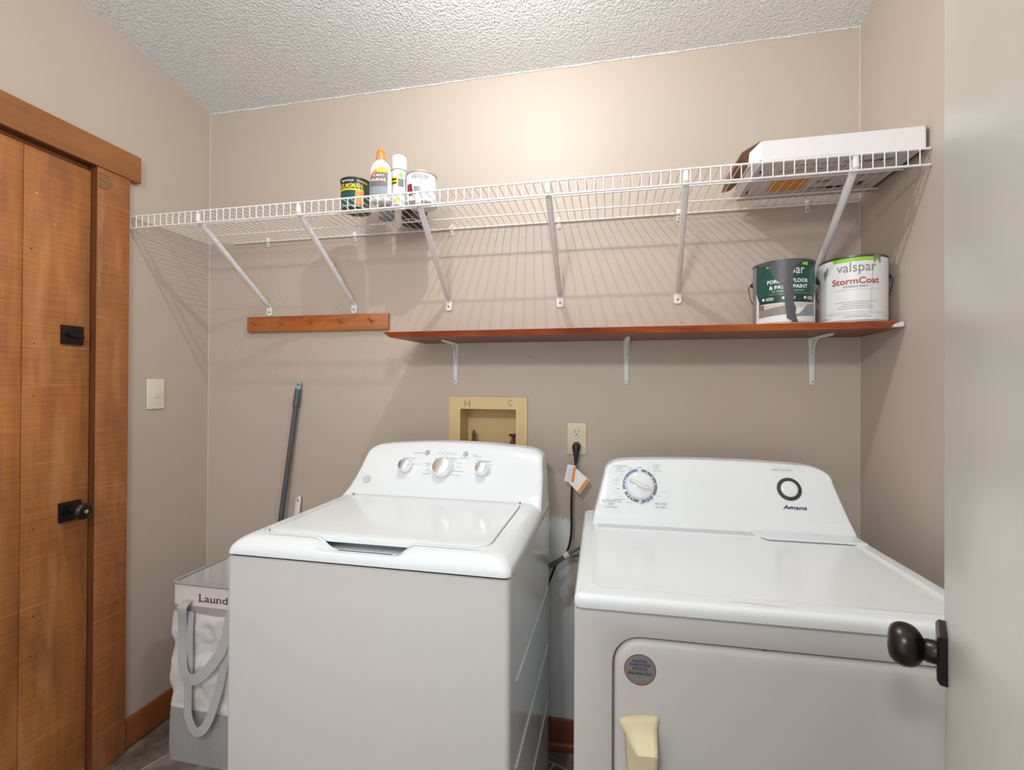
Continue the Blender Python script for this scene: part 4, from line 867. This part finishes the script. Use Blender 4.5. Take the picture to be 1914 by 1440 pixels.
spray(-.820, 1.615, .028, .172, .04, m_canlt, m_black, 'black capped spray can mostly hidden behind the glue bottle')
cx3, cy3 = -.740, 1.685
t = thing('paint_can', 'low black tin hidden behind the white spray can, seen from below', 'paint can', (cx3, cy3, ZW), 'small cans on the wire shelf'); can(t, cx3, cy3, ZW, .050, .06, m_black, rim=m_black)
# cardboard box
bx0, bx1, by0, by1, bz0, bz1 = .405, .795, 1.402, 1.682, ZW, ZW+.056
t = thing('cardboard_box', 'flat white cardboard box with an open brown flap on the wire shelf', 'box', ((bx0+bx1)/2, 1.54, bz0))
bm = B(); th = .003
box(bm, bx0, bx1, by0, by0+th, bz0, bz1); box(bm, bx0, bx1, by1-th, by1, bz0, bz1); box(bm, bx1-th, bx1, by0, by1, bz0, bz1); box(bm, bx0, bx1, by0, by1, bz1-th, bz1)
obj('box_sleeve', bm, m_card, t, smooth=0)
bm = B(); box(bm, bx0, bx1, by0, by1, bz0, bz0+th); bt_ = obj('box_underside', bm, m_cardb, t, smooth=0)
fb = lambda a, b: Vector((a, b, bz0-.0005)); bm = B()
poly(bm, rect(.478, .577, 1.542, 1.622), fb, 0)
for x, y, w_, h_, mi in ((.418, 1.462, .008, .018, 1), (.418, 1.50, .006, .012, 1), (.42, 1.60, .006, .030, 1), (.50, 1.443, .15, .004, 2), (.47, 1.475, .18, .003, 2), (.56, 1.505, .03, .012, 2), (.61, 1.500, .06, .018, 3), (.605, 1.56, .035, .018, 2), (.60, 1.612, .16, .010, 2), (.64, 1.612, .05, .012, 4), (.72, 1.59, .022, .022, 5), (.70, 1.545, .07, .003, 2), (.655, 1.445, .09, .012, 2)):
    poly(bm, rect(x, x+w_, y, y+h_), fb, mi)
annulus(bm, .745, 1.46, .010, .012, 0, 360, fb, 2); annulus(bm, .715, 1.46, .010, .012, 0, 360, fb, 2)
obj('printed_label', bm, [m_boxorange, m_black, mat('mauve grey print', (.30, .25, .27), .6), m_dgrey, m_maroon, m_navy], bt_, smooth=0)
def flap(name, pts, m, off=(-.002, 0, .002)):
    bm = B(); prism(bm, [Vector(p) for p in pts], off); obj(name, bm, m, t, smooth=0)
flap('flap', [(bx0, by0, bz1), (bx0-.030, by0+.075, bz1+.008), (bx0-.044, by0+.21, bz1-.006), (bx0-.044, by1-.012, bz1-.030), (bx0-.018, by1-.008, bz1-.022), (bx0, by1-.005, bz1-.006)], m_kraft)
flap('flap', [(bx0, by0, bz0), (bx0-.012, by0+.02, bz0+.008), (bx0-.014, by1-.03, bz0+.008), (bx0, by1, bz0)], m_card)
flap('flap', [(bx0, by0, bz1-.002), (bx0, by0, bz0+.003), (bx0-.020, by0+.05, bz0+.008), (bx0-.016, by0+.05, bz1-.008)], m_card)
bm = B(); box(bm, bx1, bx1+.002, by0, by1, bz0, bz1); obj('box_end', bm, m_kraftd, t, smooth=0)
